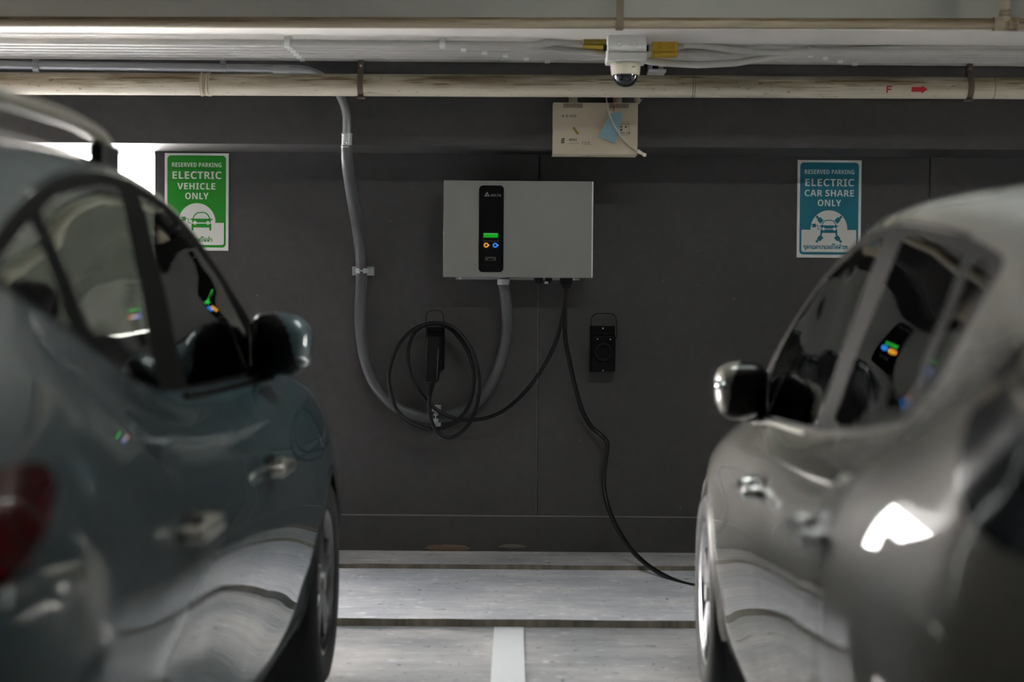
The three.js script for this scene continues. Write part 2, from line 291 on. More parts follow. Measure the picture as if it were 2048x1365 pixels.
{ // white conduits clipped side by side under the drop
  const r = 0.0142, zs = [1.0, 0.925, 0.85, 0.775, 0.7, 0.625], names = ['nearest the camera, ending at the yellow boxes', 'second from the camera, dipping behind the dome camera box', 'third from the camera, straight across', 'fourth from the camera, straight across', 'fifth from the camera, straight across', 'sixth from the camera, closest to the dark beam'];
  const xa = at(1160, 84, 0.95).x, xb = at(1362, 93, 0.9).x;
  const saddle = (x, z) => [new THREE.CylinderGeometry(r + 0.003, r + 0.003, 0.022, 18).rotateZ(Math.PI / 2).translate(x, SOF - r - 0.012, z), box(x - 0.012, x + 0.012, SOF - 0.02, SOF - 0.0005, z - 0.01, z + 0.01)];
  zs.forEach((z, i) => {
    const y = SOF - r - 0.012, t = thing('ceiling_conduit', 'thin white conduit under the ceiling, ' + names[i], 'conduit', [0, 0, 0], GROUP_CONDUIT);
    if (i === 0) {
      const e = at(1160, 82, 0.95), f = at(1362, 90, 0.9);
      part('conduit', tube([V(-9, y, z), V(-3, y, z), V(e.x - 0.3, y, z), V(e.x - 0.2, y, z), V(e.x - 0.06, e.y, 0.96), V(e.x + 0.01, e.y, 0.96)], r, 90), mat.pvc, t);
      part('conduit', tube([V(f.x - 0.01, f.y, 0.9), V(f.x + 0.08, f.y, 0.9), V(f.x + 0.3, y - 0.006, 0.9), V(f.x + 0.6, y, 0.9), V(9, y, 0.9)], r, 90), mat.pvc, t);
    } else if (i === 1) {
      const e = at(1200, 100, 0.95);
      part('conduit', tube([V(-9, y, z), V(-1, y, z), V(e.x - 0.25, y, z), V(e.x - 0.05, y - 0.012, z), V(e.x + 0.3, y - 0.055, z - 0.03), V(e.x + 0.55, y - 0.05, z - 0.03), V(e.x + 0.9, y, z - 0.03), V(9, y, z - 0.03)], r, 120), mat.pvc, t);
    } else part('conduit', tube([V(-9, y, z), V(9, y, z)], r, 2), mat.pvc, t);
    const xs = [at(575 + i * 6, 90, z).x, at(885 + i * 42, 90, z).x]; if (i > 1) xs.push(at(1560 + i * 30, 90, z).x);
    for (const x of xs) part('saddle_clip', saddle(x, z), mat.pvcWhite, t);
  });
}
// ------------------------------------------------------------------ dome camera, its box and the yellow boxes
{
  const z1 = 1.1, p0 = at(1216, 71, z1), p1 = at(1293, 121, z1), w = p1.x - p0.x, h = p0.y - p1.y, cx = (p0.x + p1.x) / 2;
  const t = thing('junction_box', 'pale grey square junction box under the ceiling carrying the dome camera', 'junction box', [cx, p1.y, z1 - w / 2]);
  part('box_body', box(-w / 2, w / 2, h * 0.34, h + 0.004, -w / 2, w / 2, 0.006), mat.pvcWhite, t);
  part('lid', box(-w / 2 - 0.002, w / 2 + 0.002, 0, h * 0.33, -w / 2 - 0.002, w / 2 + 0.002, 0.005), mat.pvcWhite, t);
  for (const [x, r] of [[-0.032, 0.011], [0.027, 0.0145]]) part('knockout', [new THREE.TorusGeometry(r, 0.0009, 6, 32).translate(x, h * 0.66, w / 2), ...(r > 0.012 ? [new THREE.TorusGeometry(r * 0.55, 0.0008, 6, 28).translate(x, h * 0.66, w / 2)] : [])], mat.pvc, t);
  for (const x of [-w / 2 - 0.004, w / 2 + 0.004]) part('side_gland', new THREE.CylinderGeometry(0.013, 0.013, 0.02, 18).rotateZ(Math.PI / 2).translate(x, h * 0.62, 0), mat.blackPlastic, t);
  const cc = at(1251, 122, z1 - w / 2), k = mm(1, z1 - w / 2);
  const d = thing('dome_camera', 'cream dome security camera with dark dome under the pale grey box', 'camera', [cc.x, p1.y, z1 - w / 2]);
  const prof = (a) => a.map(([x, y]) => new THREE.Vector2(x * k, y * k));
  part('housing', new THREE.LatheGeometry(prof([[0, 0], [29.5, 0], [30.5, -1.5], [30, -7], [28.5, -22], [27.5, -24], [25.5, -24.5], [0, -24.5]]), 48), mat.cream, d);
  part('dome', new THREE.LatheGeometry(prof([[25.5, -24], [25, -29], [22.5, -36], [18.5, -41], [13, -45], [6, -47.2], [0.01, -47.8]]), 48), mat.glassDome, d, 'dark glossy dome');
  part('name_print', box(5 * k, 18 * k, -11.8 * k, -9.6 * k, 27 * k, 27.6 * k), M(lin(0.2, 0.19, 0.15), 0.6), d);
}
function yellowBox(x0, x1, y0, y1, z, tilt, label, worn) {
  const a = at(x0, y1, z), b = at(x1, y0, z), w = b.x - a.x, h = b.y - a.y;
  const t = thing('junction_box', label, 'junction box', [(a.x + b.x) / 2, a.y, z - 0.04]); t.rotation.z = tilt;
  part('box_body', box(-w / 2, w / 2, h * 0.2, h, -0.04, 0.04, 0.005), worn ? M(lin(0.36, 0.28, 0.05), 0.65) : mat.yellow, t);
  part('lid', box(-w / 2 - 0.002, w / 2 + 0.002, 0, h * 0.18, -0.042, 0.042, 0.003), mat.yellow, t);
  for (const s of [-1, 1]) part('cable_gland', [new THREE.CylinderGeometry(0.014, 0.014, 0.016, 8).rotateZ(Math.PI / 2).translate(s * (w / 2 + 0.007), h * 0.6, 0), new THREE.CylinderGeometry(0.0105, 0.0105, 0.03, 18).rotateZ(Math.PI / 2).translate(s * (w / 2 + 0.014), h * 0.6, 0)], mat.galvDull, t);
  for (const x of [-w * 0.22, w * 0.25]) part('knockout', new THREE.TorusGeometry(0.009, 0.0008, 6, 26).translate(x, h * 0.6, 0.04), M(lin(0.3, 0.2, 0.02), 0.6), t);
}
yellowBox(1166, 1214, 72, 93, 1.0, -0.01, 'worn yellow junction box left of the pale grey camera box', true);
yellowBox(1305, 1356, 79, 110, 0.95, 0.02, 'bright yellow junction box with loose lid right of the pale grey camera box', false);
{ // small box on the beam with a stub of white pipe
  const z = ZB + 0.1, a = at(1298, 140, z), b = at(1330, 116, z), w = b.x - a.x, h = b.y - a.y, t = thing('sensor_box', 'small grey open box fixed under the ceiling right of the dome camera', 'sensor', [(a.x + b.x) / 2, a.y, z]);
  part('back_plate', box(-w / 2, w / 2, 0, h + 0.03, -0.1, -0.06, 0.004), mat.galvDull, t);
  part('tray', box(-w / 2 - 0.003, w / 2 + 0.005, -0.011, 0.002, -0.1, 0.02, 0.004), mat.pvcWhite, t);
  part('stub_pipe', rod(V(-0.004, 0.018, -0.03), V(0.006, h + 0.02, -0.03), 0.0085, 16), mat.pvcWhite, t);
  part('gland', new THREE.CylinderGeometry(0.013, 0.013, 0.012, 8).translate(-0.004, 0.016, -0.03), mat.blackPlastic, t);
}
// ------------------------------------------------------------------ steel conduit, its clips, the flexible conduit and its clamps
{
  const z = 0.455, r = mm(17, z) / 2, y = at(400, 137, z).y, e = at(693.5, 268, z), rb = mm(103, z), x1 = e.x - rb;
  const t = thing('steel_conduit', 'galvanised steel conduit under the ceiling bending down behind the thick cream pipe', 'conduit');
  const pts = [V(-6, y + 0.04, z), V(x1 - 0.02, y, z)]; for (let i = 1; i <= 12; i++) { const a = Math.PI / 2 * i / 12; pts.push(V(x1 + rb * Math.sin(a), y - rb * (1 - Math.cos(a)), z)); } pts.push(V(e.x, e.y - 0.02, z));
  const path = new THREE.CurvePath(); for (let i = 0; i + 1 < pts.length; i++) path.add(new THREE.LineCurve3(pts[i], pts[i + 1]));
  part('conduit', tube(new THREE.CatmullRomCurve3([pts[0], V(-3, lerp(y, y + 0.04, 0.35), z), ...pts.slice(1)], false, 'centripetal'), r, 260, 18), mat.galv, t);
  const c = at(563, 139, z); part('embossed_collar', rod(V(c.x - 0.035, c.y, z), V(c.x + 0.035, c.y, z), r + 0.0022, 24), mat.galvDull, t);
  for (const [px, n] of [[73, 'steel beam clip on the galvanised conduit, left of the other clip'], [447, 'steel beam clip on the galvanised conduit, nearer the bend']]) {
    const p = at(px, 135, z), k = thing('conduit_clip', n, 'clip', [p.x, p.y, z]);
    part('loop', [new THREE.TorusGeometry(r + 0.002, 0.002, 8, 30).rotateY(Math.PI / 2).translate(0.012, 0, 0), new THREE.CylinderGeometry(r + 0.0025, r + 0.0025, 0.026, 24, 1, true).rotateZ(Math.PI / 2)], mat.galv, k);
    part('bracket', [box(-0.012, 0.012, r - 0.005, r + 0.026, 0.004, 0.02, 0.002), box(-0.018, 0.018, r + 0.018, SOF - p.y, -0.01, 0.018, 0.002)], mat.galv, k);
    part('screw', new THREE.CylinderGeometry(0.006, 0.006, 0.012, 6).translate(0, r + 0.03, 0.024), mat.rusty, k);
  }
  // flexible conduit
  const rf = 0.0258, P = (x, y2, zz) => at(x, y2, zz), f = thing('flexible_conduit', 'grey flexible conduit hanging in a long loop on the wall up to the charger', 'conduit');
  const loop = [P(694, 290, z), P(694.5, 320, z - 0.01), P(699, 360, 0.36), P(707, 410, 0.24), P(716, 465, 0.12), P(722, 520, 0.065), P(723, 560, 0.06), P(720.5, 610, 0.06), P(721, 660, 0.06), P(729, 715, 0.06), P(749, 768, 0.06), P(781, 806, 0.06), P(822, 828, 0.06), P(872, 835, 0.06), P(918, 826, 0.065), P(958, 800, 0.075), P(988, 757, 0.09), P(1006, 706, 0.1), P(1014, 650, 0.11), P(1012, 605, 0.115), P(1008, 575, 0.12), P(1007, 556, 0.12)];
  part('hose', tube(loop, rf, 260, 20), mat.flex, f);
  const c1 = P(694, 267, z), c0 = P(693.5, 296, z); part('coupling', [rod(c0, c1, mm(21, z) / 2, 28), rod(c0, c0.clone().lerp(c1, 0.08), mm(23, z) / 2, 28), rod(c1.clone().lerp(c0, 0.08), c1, mm(22.5, z) / 2, 28), ...[0.18, 0.36, 0.68, 0.84].map((k, i) => { const q = c0.clone().lerp(c1, k); return new THREE.SphereGeometry(0.0045, 10, 8).translate(q.x + 0.002, q.y, q.z + mm(21, z) / 2); })], mat.zinc, f, 'steel coupling with set screws');
  const g = P(1007, 563, 0.12), s = mm(1, 0.12); part('end_fitting', [rod(V(g.x, P(1007, 570, 0.12).y, 0.12), V(g.x, P(1007, 559, 0.12).y, 0.12), 12.6 * s, 8), rod(V(g.x, P(1007, 559, 0.12).y, 0.12), V(g.x, P(1007, 552, 0.12).y, 0.12), 11 * s, 24)], mat.zinc, f);
  const clamp = (px, py, turn, label) => {
    const p = P(px, py, 0.06), k = thing('conduit_clamp', label, 'clamp', [p.x, p.y, 0]); k.rotation.z = turn; const L = 0.051;
    part('channel', [box(-L, L, -0.0205, 0.0205, 0.001, 0.006), box(-L, L, 0.0185, 0.0205, 0.001, 0.032), box(-L, L, -0.0205, -0.0185, 0.001, 0.032)], mat.zinc, k);
    for (const s2 of [-1, 1]) {
      const arc = []; for (let i = 0; i <= 10; i++) { const a = lerp(0.12, 1.0, i / 10) * Math.PI / 2 * s2 * 1.55; arc.push(V(Math.sin(a) * (rf + 0.002), 0, 0.06 + Math.cos(a) * (rf + 0.002))); }
      part('strap', arc.slice(0, -1).map((q, i) => { const n = arc[i + 1], m = q.clone().add(n).multiplyScalar(0.5), ang = Math.atan2(n.x - q.x, n.z - q.z); return new THREE.BoxGeometry(0.0025, 0.022, q.distanceTo(n) * 1.15).rotateY(ang).translate(m.x, 0, m.z); }), mat.zinc, k);
      part('lug', box(s2 * 0.012 - 0.003, s2 * 0.012 + 0.003, -0.013, 0.011, 0.082, 0.1, 0.002), mat.zinc, k);
    }
    part('bolt', [rod(V(-0.02, 0, 0.093), V(0.02, 0, 0.093), 0.003, 10), rod(V(0.016, 0, 0.093), V(0.021, 0, 0.093), 0.006, 6)], mat.zinc, k);
  };
  clamp(724, 542, 0, 'bright steel clamp on the upright run of the grey flexible conduit');
  clamp(872, 834, Math.PI / 2, 'steel clamp at the lowest point of the grey flexible conduit behind the coiled cable');
}
// ------------------------------------------------------------------ charger
const GL = (c, k) => M(0x000000, 0.5, 0, { emissive: c, emissiveIntensity: k });
{
  const z1 = 0.245, a = at(886, 554, z1), b = at(1187, 363, z1), w = b.x - a.x, h = b.y - a.y, cx = (a.x + b.x) / 2, s = mm(1, z1);
  const t = thing('charging_station', 'wide grey wall mounted electric car charger with a black control panel', 'car charger', [cx, a.y, 0]);
  part('back_box', box(-w / 2 + 0.015, w / 2 - 0.015, 0.01, h - 0.008, 0.03, 0.16, 0.006), mat.galvDull, t);
  part('front_cover', box(-w / 2, w / 2 - 0.006, 0, h, 0.15, z1, 0.003), mat.charger, t);
  part('edge_highlight', box(w / 2 - 0.0065, w / 2, 0.001, h - 0.001, 0.15, z1 - 0.001, 0.002), mat.chargerEdgeLit, t, 'edge of the cover painted bright as a highlight');  // light catching the right edge is put into its colour
  for (const g of [box(-w / 2 + 0.06, -w / 2 + 0.2, h - 0.03, h + 0.012, 0.001, 0.031), box(w / 2 - 0.2, w / 2 - 0.06, h - 0.03, h + 0.012, 0.001, 0.031), box(-w / 2 + 0.05, w / 2 - 0.05, -0.008, 0.012, 0.001, 0.04)]) part('mounting_bracket', g, mat.galvDull, t);
  for (const [px, py] of [[921, 556], [1148, 556]]) { const p = at(px, py, 0.2); part('cover_screw', new THREE.CylinderGeometry(0.005, 0.005, 0.014, 12).translate(p.x - cx, -0.004, 0.2), mat.steel, t); }
  // panel
  const pc = at(982.5, 458, z1), pw = 49.5 * s, ph = 173 * s, px = pc.x - cx, py = pc.y - a.y;
  const panel = part('control_panel', extrude(rrect(pw, ph, 8 * s), 0.004, 0.001).translate(px, py, z1 - 0.001).rotateZ(0), mat.blackGloss, t, 'black control panel');
  const zf = z1 + 0.0045, lx = (x) => (x - 982.5) * s + px, ly = (y) => (458 - y) * s + py;
  const print = canvasTex(512, 256, (g, W, H) => { g.fillStyle = '#020202'; g.fillRect(0, 0, W, H); g.fillStyle = '#8d8b88'; g.strokeStyle = '#060606';
    g.beginPath(); g.moveTo(10, 178); g.lineTo(96, 40); g.lineTo(180, 178); g.closePath(); g.fill(); g.fillStyle = '#060606'; g.beginPath(); g.ellipse(112, 142, 34, 20, -0.6, 0, 7); g.fill(); g.fillStyle = '#8d8b88'; g.beginPath(); g.ellipse(122, 150, 24, 12, -0.5, 0, 7); g.fill();
    g.fillStyle = '#8d8b88'; g.font = 'bold 92px sans-serif'; g.save(); g.translate(196, 178); const m = g.measureText('DELTA').width; g.scale(300 / m, 1); g.fillText('DELTA', 0, 0); g.restore(); });
  const flat = (x0, x1, y0, y1, z, m, name, parent, label) => { const g = new THREE.PlaneGeometry(lx(x1) - lx(x0), ly(y0) - ly(y1)).translate((lx(x0) + lx(x1)) / 2, (ly(y0) + ly(y1)) / 2, z); return part(name, g, m, parent, label); };
  flat(967, 1003, 381, 399, zf, M(0xffffff, 0.4, 0, { map: print, specularIntensity: 0.3 }), 'logo_print', panel);
  part('screen_frame', (() => { const S = rrect(31.5 * s, 17.5 * s, 1.2 * s), H = rrect(28.5 * s, 14.5 * s, 0.5 * s); S.holes.push(H); return extrude(S, 0.0015).translate(lx(981.5), ly(474.5), zf - 0.0005); })(), M(lin(0.025, 0.025, 0.025), 0.5), panel);
  const lcd = canvasTex(256, 96, (g, W, H) => { g.fillStyle = '#00c81c'; g.fillRect(0, 0, W, H); g.fillStyle = '#006a10'; for (let r = 0; r < 2; r++) { let x = 24; for (const n of [2, 4, 3, 2, 4]) { for (let i = 0; i < n; i++) g.fillRect(x + i * 11, 34 + r * 30, 8, 9); x += n * 11 + 8; } } g.fillStyle = '#55ff66'; g.fillRect(0, 8, W, 16); });
  flat(967.5, 996.5, 466.5, 475.5, zf + 0.0006, M(0x000000, 0.4, 0, { emissive: 0xffffff, emissiveMap: lcd, emissiveIntensity: LED }), 'display_screen', panel, 'green lit display');
  flat(967.5, 996.5, 475.5, 481.5, zf + 0.0005, mat.blackGloss, 'display_base', panel);
  const btn = (x, y, c, c2, name, label) => {
    const g = [new THREE.TorusGeometry(3.7 * s, 1.25 * s, 10, 30).translate(lx(x), ly(y), zf + 0.001)];
    part('button_light', g, GL(c, LED * 1.2), panel, label);
    const tri = new THREE.Shape(); tri.moveTo(lx(x) + 4.4 * s, ly(y) + 2.2 * s); tri.lineTo(lx(x) + 7.2 * s, ly(y)); tri.lineTo(lx(x) + 4.4 * s, ly(y) - 2.2 * s);
    part('button_pointer_light', extrude(tri, 0.001).translate(0, 0, zf), GL(c2, LED), panel);
    part('button_cap', new THREE.CylinderGeometry(2.6 * s, 2.8 * s, 0.002, 24).rotateX(Math.PI / 2).translate(lx(x), ly(y), zf + 0.0005), mat.blackPlastic, panel);
    const p = new THREE.PointLight(c, 0.0006, 1, 2); p.position.set(cx + lx(x), a.y + ly(y), zf + 0.012); p.castShadow = true; scene.add(p);
  };
  btn(972.5, 490.8, lin(1, 0.42, 0.03), lin(1, 0.75, 0.55), 'o', 'orange lit ring button'); btn(990.5, 490.8, lin(0.03, 0.3, 1), lin(0.5, 0.75, 1), 'b', 'blue lit ring button');
  const card = canvasTex(256, 160, (g, W, H) => { g.fillStyle = '#020202'; g.fillRect(0, 0, W, H); g.strokeStyle = '#77746f'; g.lineWidth = 7; g.strokeRect(78, 52, 100, 56); g.fillStyle = '#77746f'; g.fillRect(84, 60, 88, 12); for (const [x, d] of [[62, -1], [194, 1]]) for (const k of [0, 1]) { g.beginPath(); g.lineWidth = 9; g.ellipse(x + d * (k * 17 - 12), 80, 14, 40 - 10 * (1 - k), 0, d < 0 ? Math.PI * 0.65 : -Math.PI * 0.35, d < 0 ? Math.PI * 1.35 : Math.PI * 0.35); g.stroke(); } g.strokeStyle = '#1a1a1a'; g.lineWidth = 4; for (const [x, y] of [[18, 12], [238, 12], [18, 148], [238, 148]]) { g.beginPath(); g.moveTo(x, y); g.lineTo(x + (x < 128 ? 26 : -26), y); g.moveTo(x, y); g.lineTo(x, y + (y < 80 ? 20 : -20)); g.stroke(); } });
  flat(966.5, 996.5, 508.5, 527, zf, M(0xffffff, 0.4, 0, { map: card, specularIntensity: 0.3 }), 'card_reader', panel);
  // glands
  const gland = (pxx, r, hh, name) => { const x = at(pxx, 560, 0.14).x - cx; part(name, [new THREE.CylinderGeometry(r, r, hh * 0.55, 8).translate(x, -hh * 0.28, 0.14), new THREE.CylinderGeometry(r * 0.92, r * 0.6, hh * 0.5, 20).translate(x, -hh * 0.78, 0.14)], mat.blackPlastic, t); };
  gland(1077, 0.021, 0.024, 'cable_gland'); gland(1097, 0.017, 0.024, 'cable_gland'); gland(1133, 0.03, 0.045, 'cable_gland');
  part('plug_cover', new THREE.CylinderGeometry(0.009, 0.009, 0.01, 14).translate(at(1093, 560, 0.16).x - cx, -0.022, 0.165), mat.steel, t);
  const li = new THREE.RectAreaLight(lin(0.05, 1, 0.12), 0.25, 0.06, 0.02); li.position.set(cx + lx(982), a.y + ly(471), zf + 0.004); li.rotation.y = Math.PI; scene.add(li);
}
// ------------------------------------------------------------------ charging cables, plug and holders
{
  const zc = 0.1, P = (x, y, z = zc) => at(x, y, z), r = 0.0088;
  const pts = [P(1132, 566, 0.14), P(1131, 590, 0.14), P(1126, 628, 0.14), P(1113, 680, 0.14), P(1092, 725, 0.14), P(1062, 770, 0.135), P(1030, 804, 0.13), P(998, 827, 0.125), P(960, 839, 0.12), P(922, 840, 0.115), P(884, 827, 0.11), P(856, 804, 0.105), P(834, 776, 0.1), P(820, 743, 0.095), P(816, 708, 0.092), P(824, 674, 0.092), P(842, 655, 0.092), P(870, 648, 0.094), P(895, 655, 0.098), P(919, 678, 0.105), P(936, 705, 0.11), P(946, 737, 0.116), P(948, 760, 0.12), P(943, 795, 0.125), P(930, 825, 0.13), P(905, 848, 0.134), P(863, 859, 0.136), P(836, 853, 0.138), P(812, 840, 0.138), P(793, 819, 0.136), P(782, 787, 0.132), P(778, 752, 0.126), P(785, 719, 0.12), P(802, 684, 0.115), P(828, 659, 0.112), P(868, 646.5, 0.113), P(903, 654, 0.116), P(927, 676, 0.122), P(946, 707, 0.13), P(956, 743, 0.138), P(958.5, 778, 0.145), P(953, 815, 0.15), P(938, 848, 0.155), P(917, 869, 0.158), P(897, 876, 0.16), P(878, 867, 0.16), P(864, 846, 0.16), P(859, 820, 0.16), P(859, 796, 0.16), P(861, 775, 0.16)];
  const t = thing('charging_cable', 'black charging cable coiled in loops on the left holder with its plug hanging', 'cable');
  part('cord', tube(pts, r, 700, 14), mat.rubber, t);
  const s = mm(1, 0.16), u = P(861, 765, 0.16), rings = [];
  const dn = P(858.5, 792, 0.16), up = P(862.5, 764, 0.16);
  for (let i = 0; i < 8; i++) { const k = i / 8, p = up.clone().lerp(dn, k), q = up.clone().lerp(dn, k + 0.075); rings.push(rod(q, p, lerp(8.2, 5.2, k) * s, 18)); }
  rings.push(rod(dn, up, 4.4 * s, 18));
  part('strain_relief', rings, mat.blackPlastic, t);
  const grip = thing2(t, 'connector_grip', u);
  function thing2(parent, name) {
    const top = P(866.5, 690, 0.165), bot = P(863, 765, 0.16), L = top.distanceTo(bot), sh = rrect(27 * s, L, 5 * s), g = extrude(sh, 20 * s, 3.5 * s, 6).translate(0, 0, -10 * s);
    const m = part(name, g, mat.blackPlastic, parent); m.position.copy(top.clone().lerp(bot, 0.5)); m.rotation.z = -Math.atan2(bot.x - top.x, top.y - bot.y) * -1;
    part('grip_inlay', [extrude(rrect(6.5 * s, L * 0.86, 2 * s), 3 * s, s).translate(8.6 * s, -0.02 * L, 9.4 * s), extrude(rrect(4 * s, L * 0.3, 1.6 * s), 2.4 * s, s).translate(-9.5 * s, L * 0.28, 9.6 * s)], M(lin(0.1, 0.1, 0.105), 0.32), m, 'dark grey glossy strips');
    const ribs = []; for (let i = 0; i < 9; i++) for (const x of [-8.5, -0.5]) ribs.push(new RoundedBoxGeometry(5 * s, 2.6 * s, 2.4 * s, 2, s).translate(x * s, (-5 - i * 3.9) * s, 11 * s));
    part('grip_ribs', ribs, M(lin(0.06, 0.06, 0.066), 0.3), m);
    return m;
  }
  const hd = P(868, 685, 0.15); part('connector_head', [new RoundedBoxGeometry(29 * s, 26 * s, 0.075, 4, 0.012).translate(hd.x, hd.y, 0.155), rod(V(hd.x, hd.y, 0.12), V(hd.x, hd.y, 0.09), 0.028, 24)], mat.blackPlastic, t);

  const c2 = thing('charging_cable', 'thicker black charging cable dropping from the charger down to the floor by the cream car', 'cable');
  part('cord', tube([P(1134, 566, 0.14), P(1131, 600, 0.14), P(1129.5, 640, 0.135), P(1131, 680, 0.125), P(1138, 718, 0.115), P(1146, 757, 0.1), P(1156, 795, 0.08), P(1168, 830, 0.06), P(1184, 856, 0.05), P(1203, 872, 0.06), P(1214, 886, 0.08), P(1211, 920, 0.09), P(1207, 958, 0.1), P(1212, 1000, 0.13), P(1228, 1045, 0.2), P(1255, 1091, 0.3), P(1290, 1127, 0.43), P(1330, 1153, 0.57), P(1370, 1169, 0.7), P(1412, 1175.5, 0.8), V(0.98, 0.041, 0.9), V(1.2, 0.041, 1.1), V(1.42, 0.09, 1.32), V(1.48, 0.3, 1.46), V(1.48, 0.58, 1.5), V(1.48, 0.64, 1.6)], 0.0108, 400, 14), mat.rubber, c2);

  const holder = (x0, x1, y0, y1, hx0, hx1, hy, label, wide) => {
    const a = at(x0, y1, 0.085), b = at(x1, y0, 0.085), w = b.x - a.x, h = b.y - a.y, o = thing('connector_holder', label, 'holder', [(a.x + b.x) / 2, a.y, 0]), q = (x, y, z) => { const p = at(x, y, z); return V(p.x - o.position.x, p.y - o.position.y, z); };
    part('back_plate', box(-w / 2, w / 2, 0, h, 0.001, 0.012, 0.002), mat.holder, o);
    part('socket_box', box(-w / 2 + 0.002, w / 2 - 0.001, h * 0.02, h * 0.8, 0.01, 0.085, 0.006), mat.holder, o);
    const ring = new THREE.Shape(); ring.absarc(0, 0, w * 0.36, 0, Math.PI * 2); const hole = new THREE.Path(); hole.absarc(0, 0, w * 0.27, 0, Math.PI * 2, true); ring.holes.push(hole);
    part('socket_ring', extrude(ring, 0.012, 0.001, 24).translate(0, h * 0.44, 0.083), mat.blackPlastic, o);
    part('top_tab', [box(-w / 2 + 0.003, w / 2 - 0.006, h * 0.8, h, 0.01, 0.03, 0.006), box(-w / 2 + 0.003, w / 2 - 0.006, h * 0.8, h * 0.86, 0.03, 0.07, 0.004)], mat.holder, o);
    const hp = [q(hx0, (y0 + y1) / 2 - 20, 0.05), q(hx0, hy + 16, 0.05), q(hx0 + 2, hy + 6, 0.05), q(hx0 + 9, hy + 0.6, 0.05), q((hx0 + hx1) / 2, hy, 0.05), q(hx1 - 9, hy + 0.6, 0.05), q(hx1 - 2, hy + 6, 0.05), q(hx1, hy + 16, 0.05), q(hx1, (y0 + y1) / 2 - 20, 0.05)];
    part('hoop', tube(hp, 0.0017, 120, 8), mat.holder, o);
    const sc = wide ? [[0, h * 0.945, 0.031, 0.0048], [-w * 0.23, h * 0.72, 0.086, 0.0036], [w * 0.28, h * 0.715, 0.086, 0.0034], [-w * 0.28, h * 0.35, 0.086, 0.0026], [w * 0.28, h * 0.345, 0.086, 0.0026], [0, h * 0.04, 0.086, 0.0034]] : [[-w * 0.32, h * 0.72, 0.086, 0.0032], [w * 0.3, h * 0.72, 0.086, 0.003]];
    for (const [x, y, z, rr] of sc) part('screw', new THREE.SphereGeometry(rr, 14, 8).scale(1, 1, 0.5).translate(x, y, z), mat.steel, o);
  };
  holder(1181, 1232, 653, 745, 1182.5, 1233, 627.5, 'empty black plug holder with a wire hoop on the wall right of the cables', true);
  holder(850.5, 888, 655, 740, 852, 887, 621.5, 'narrow black plug holder carrying the coiled charging cable', false);
}
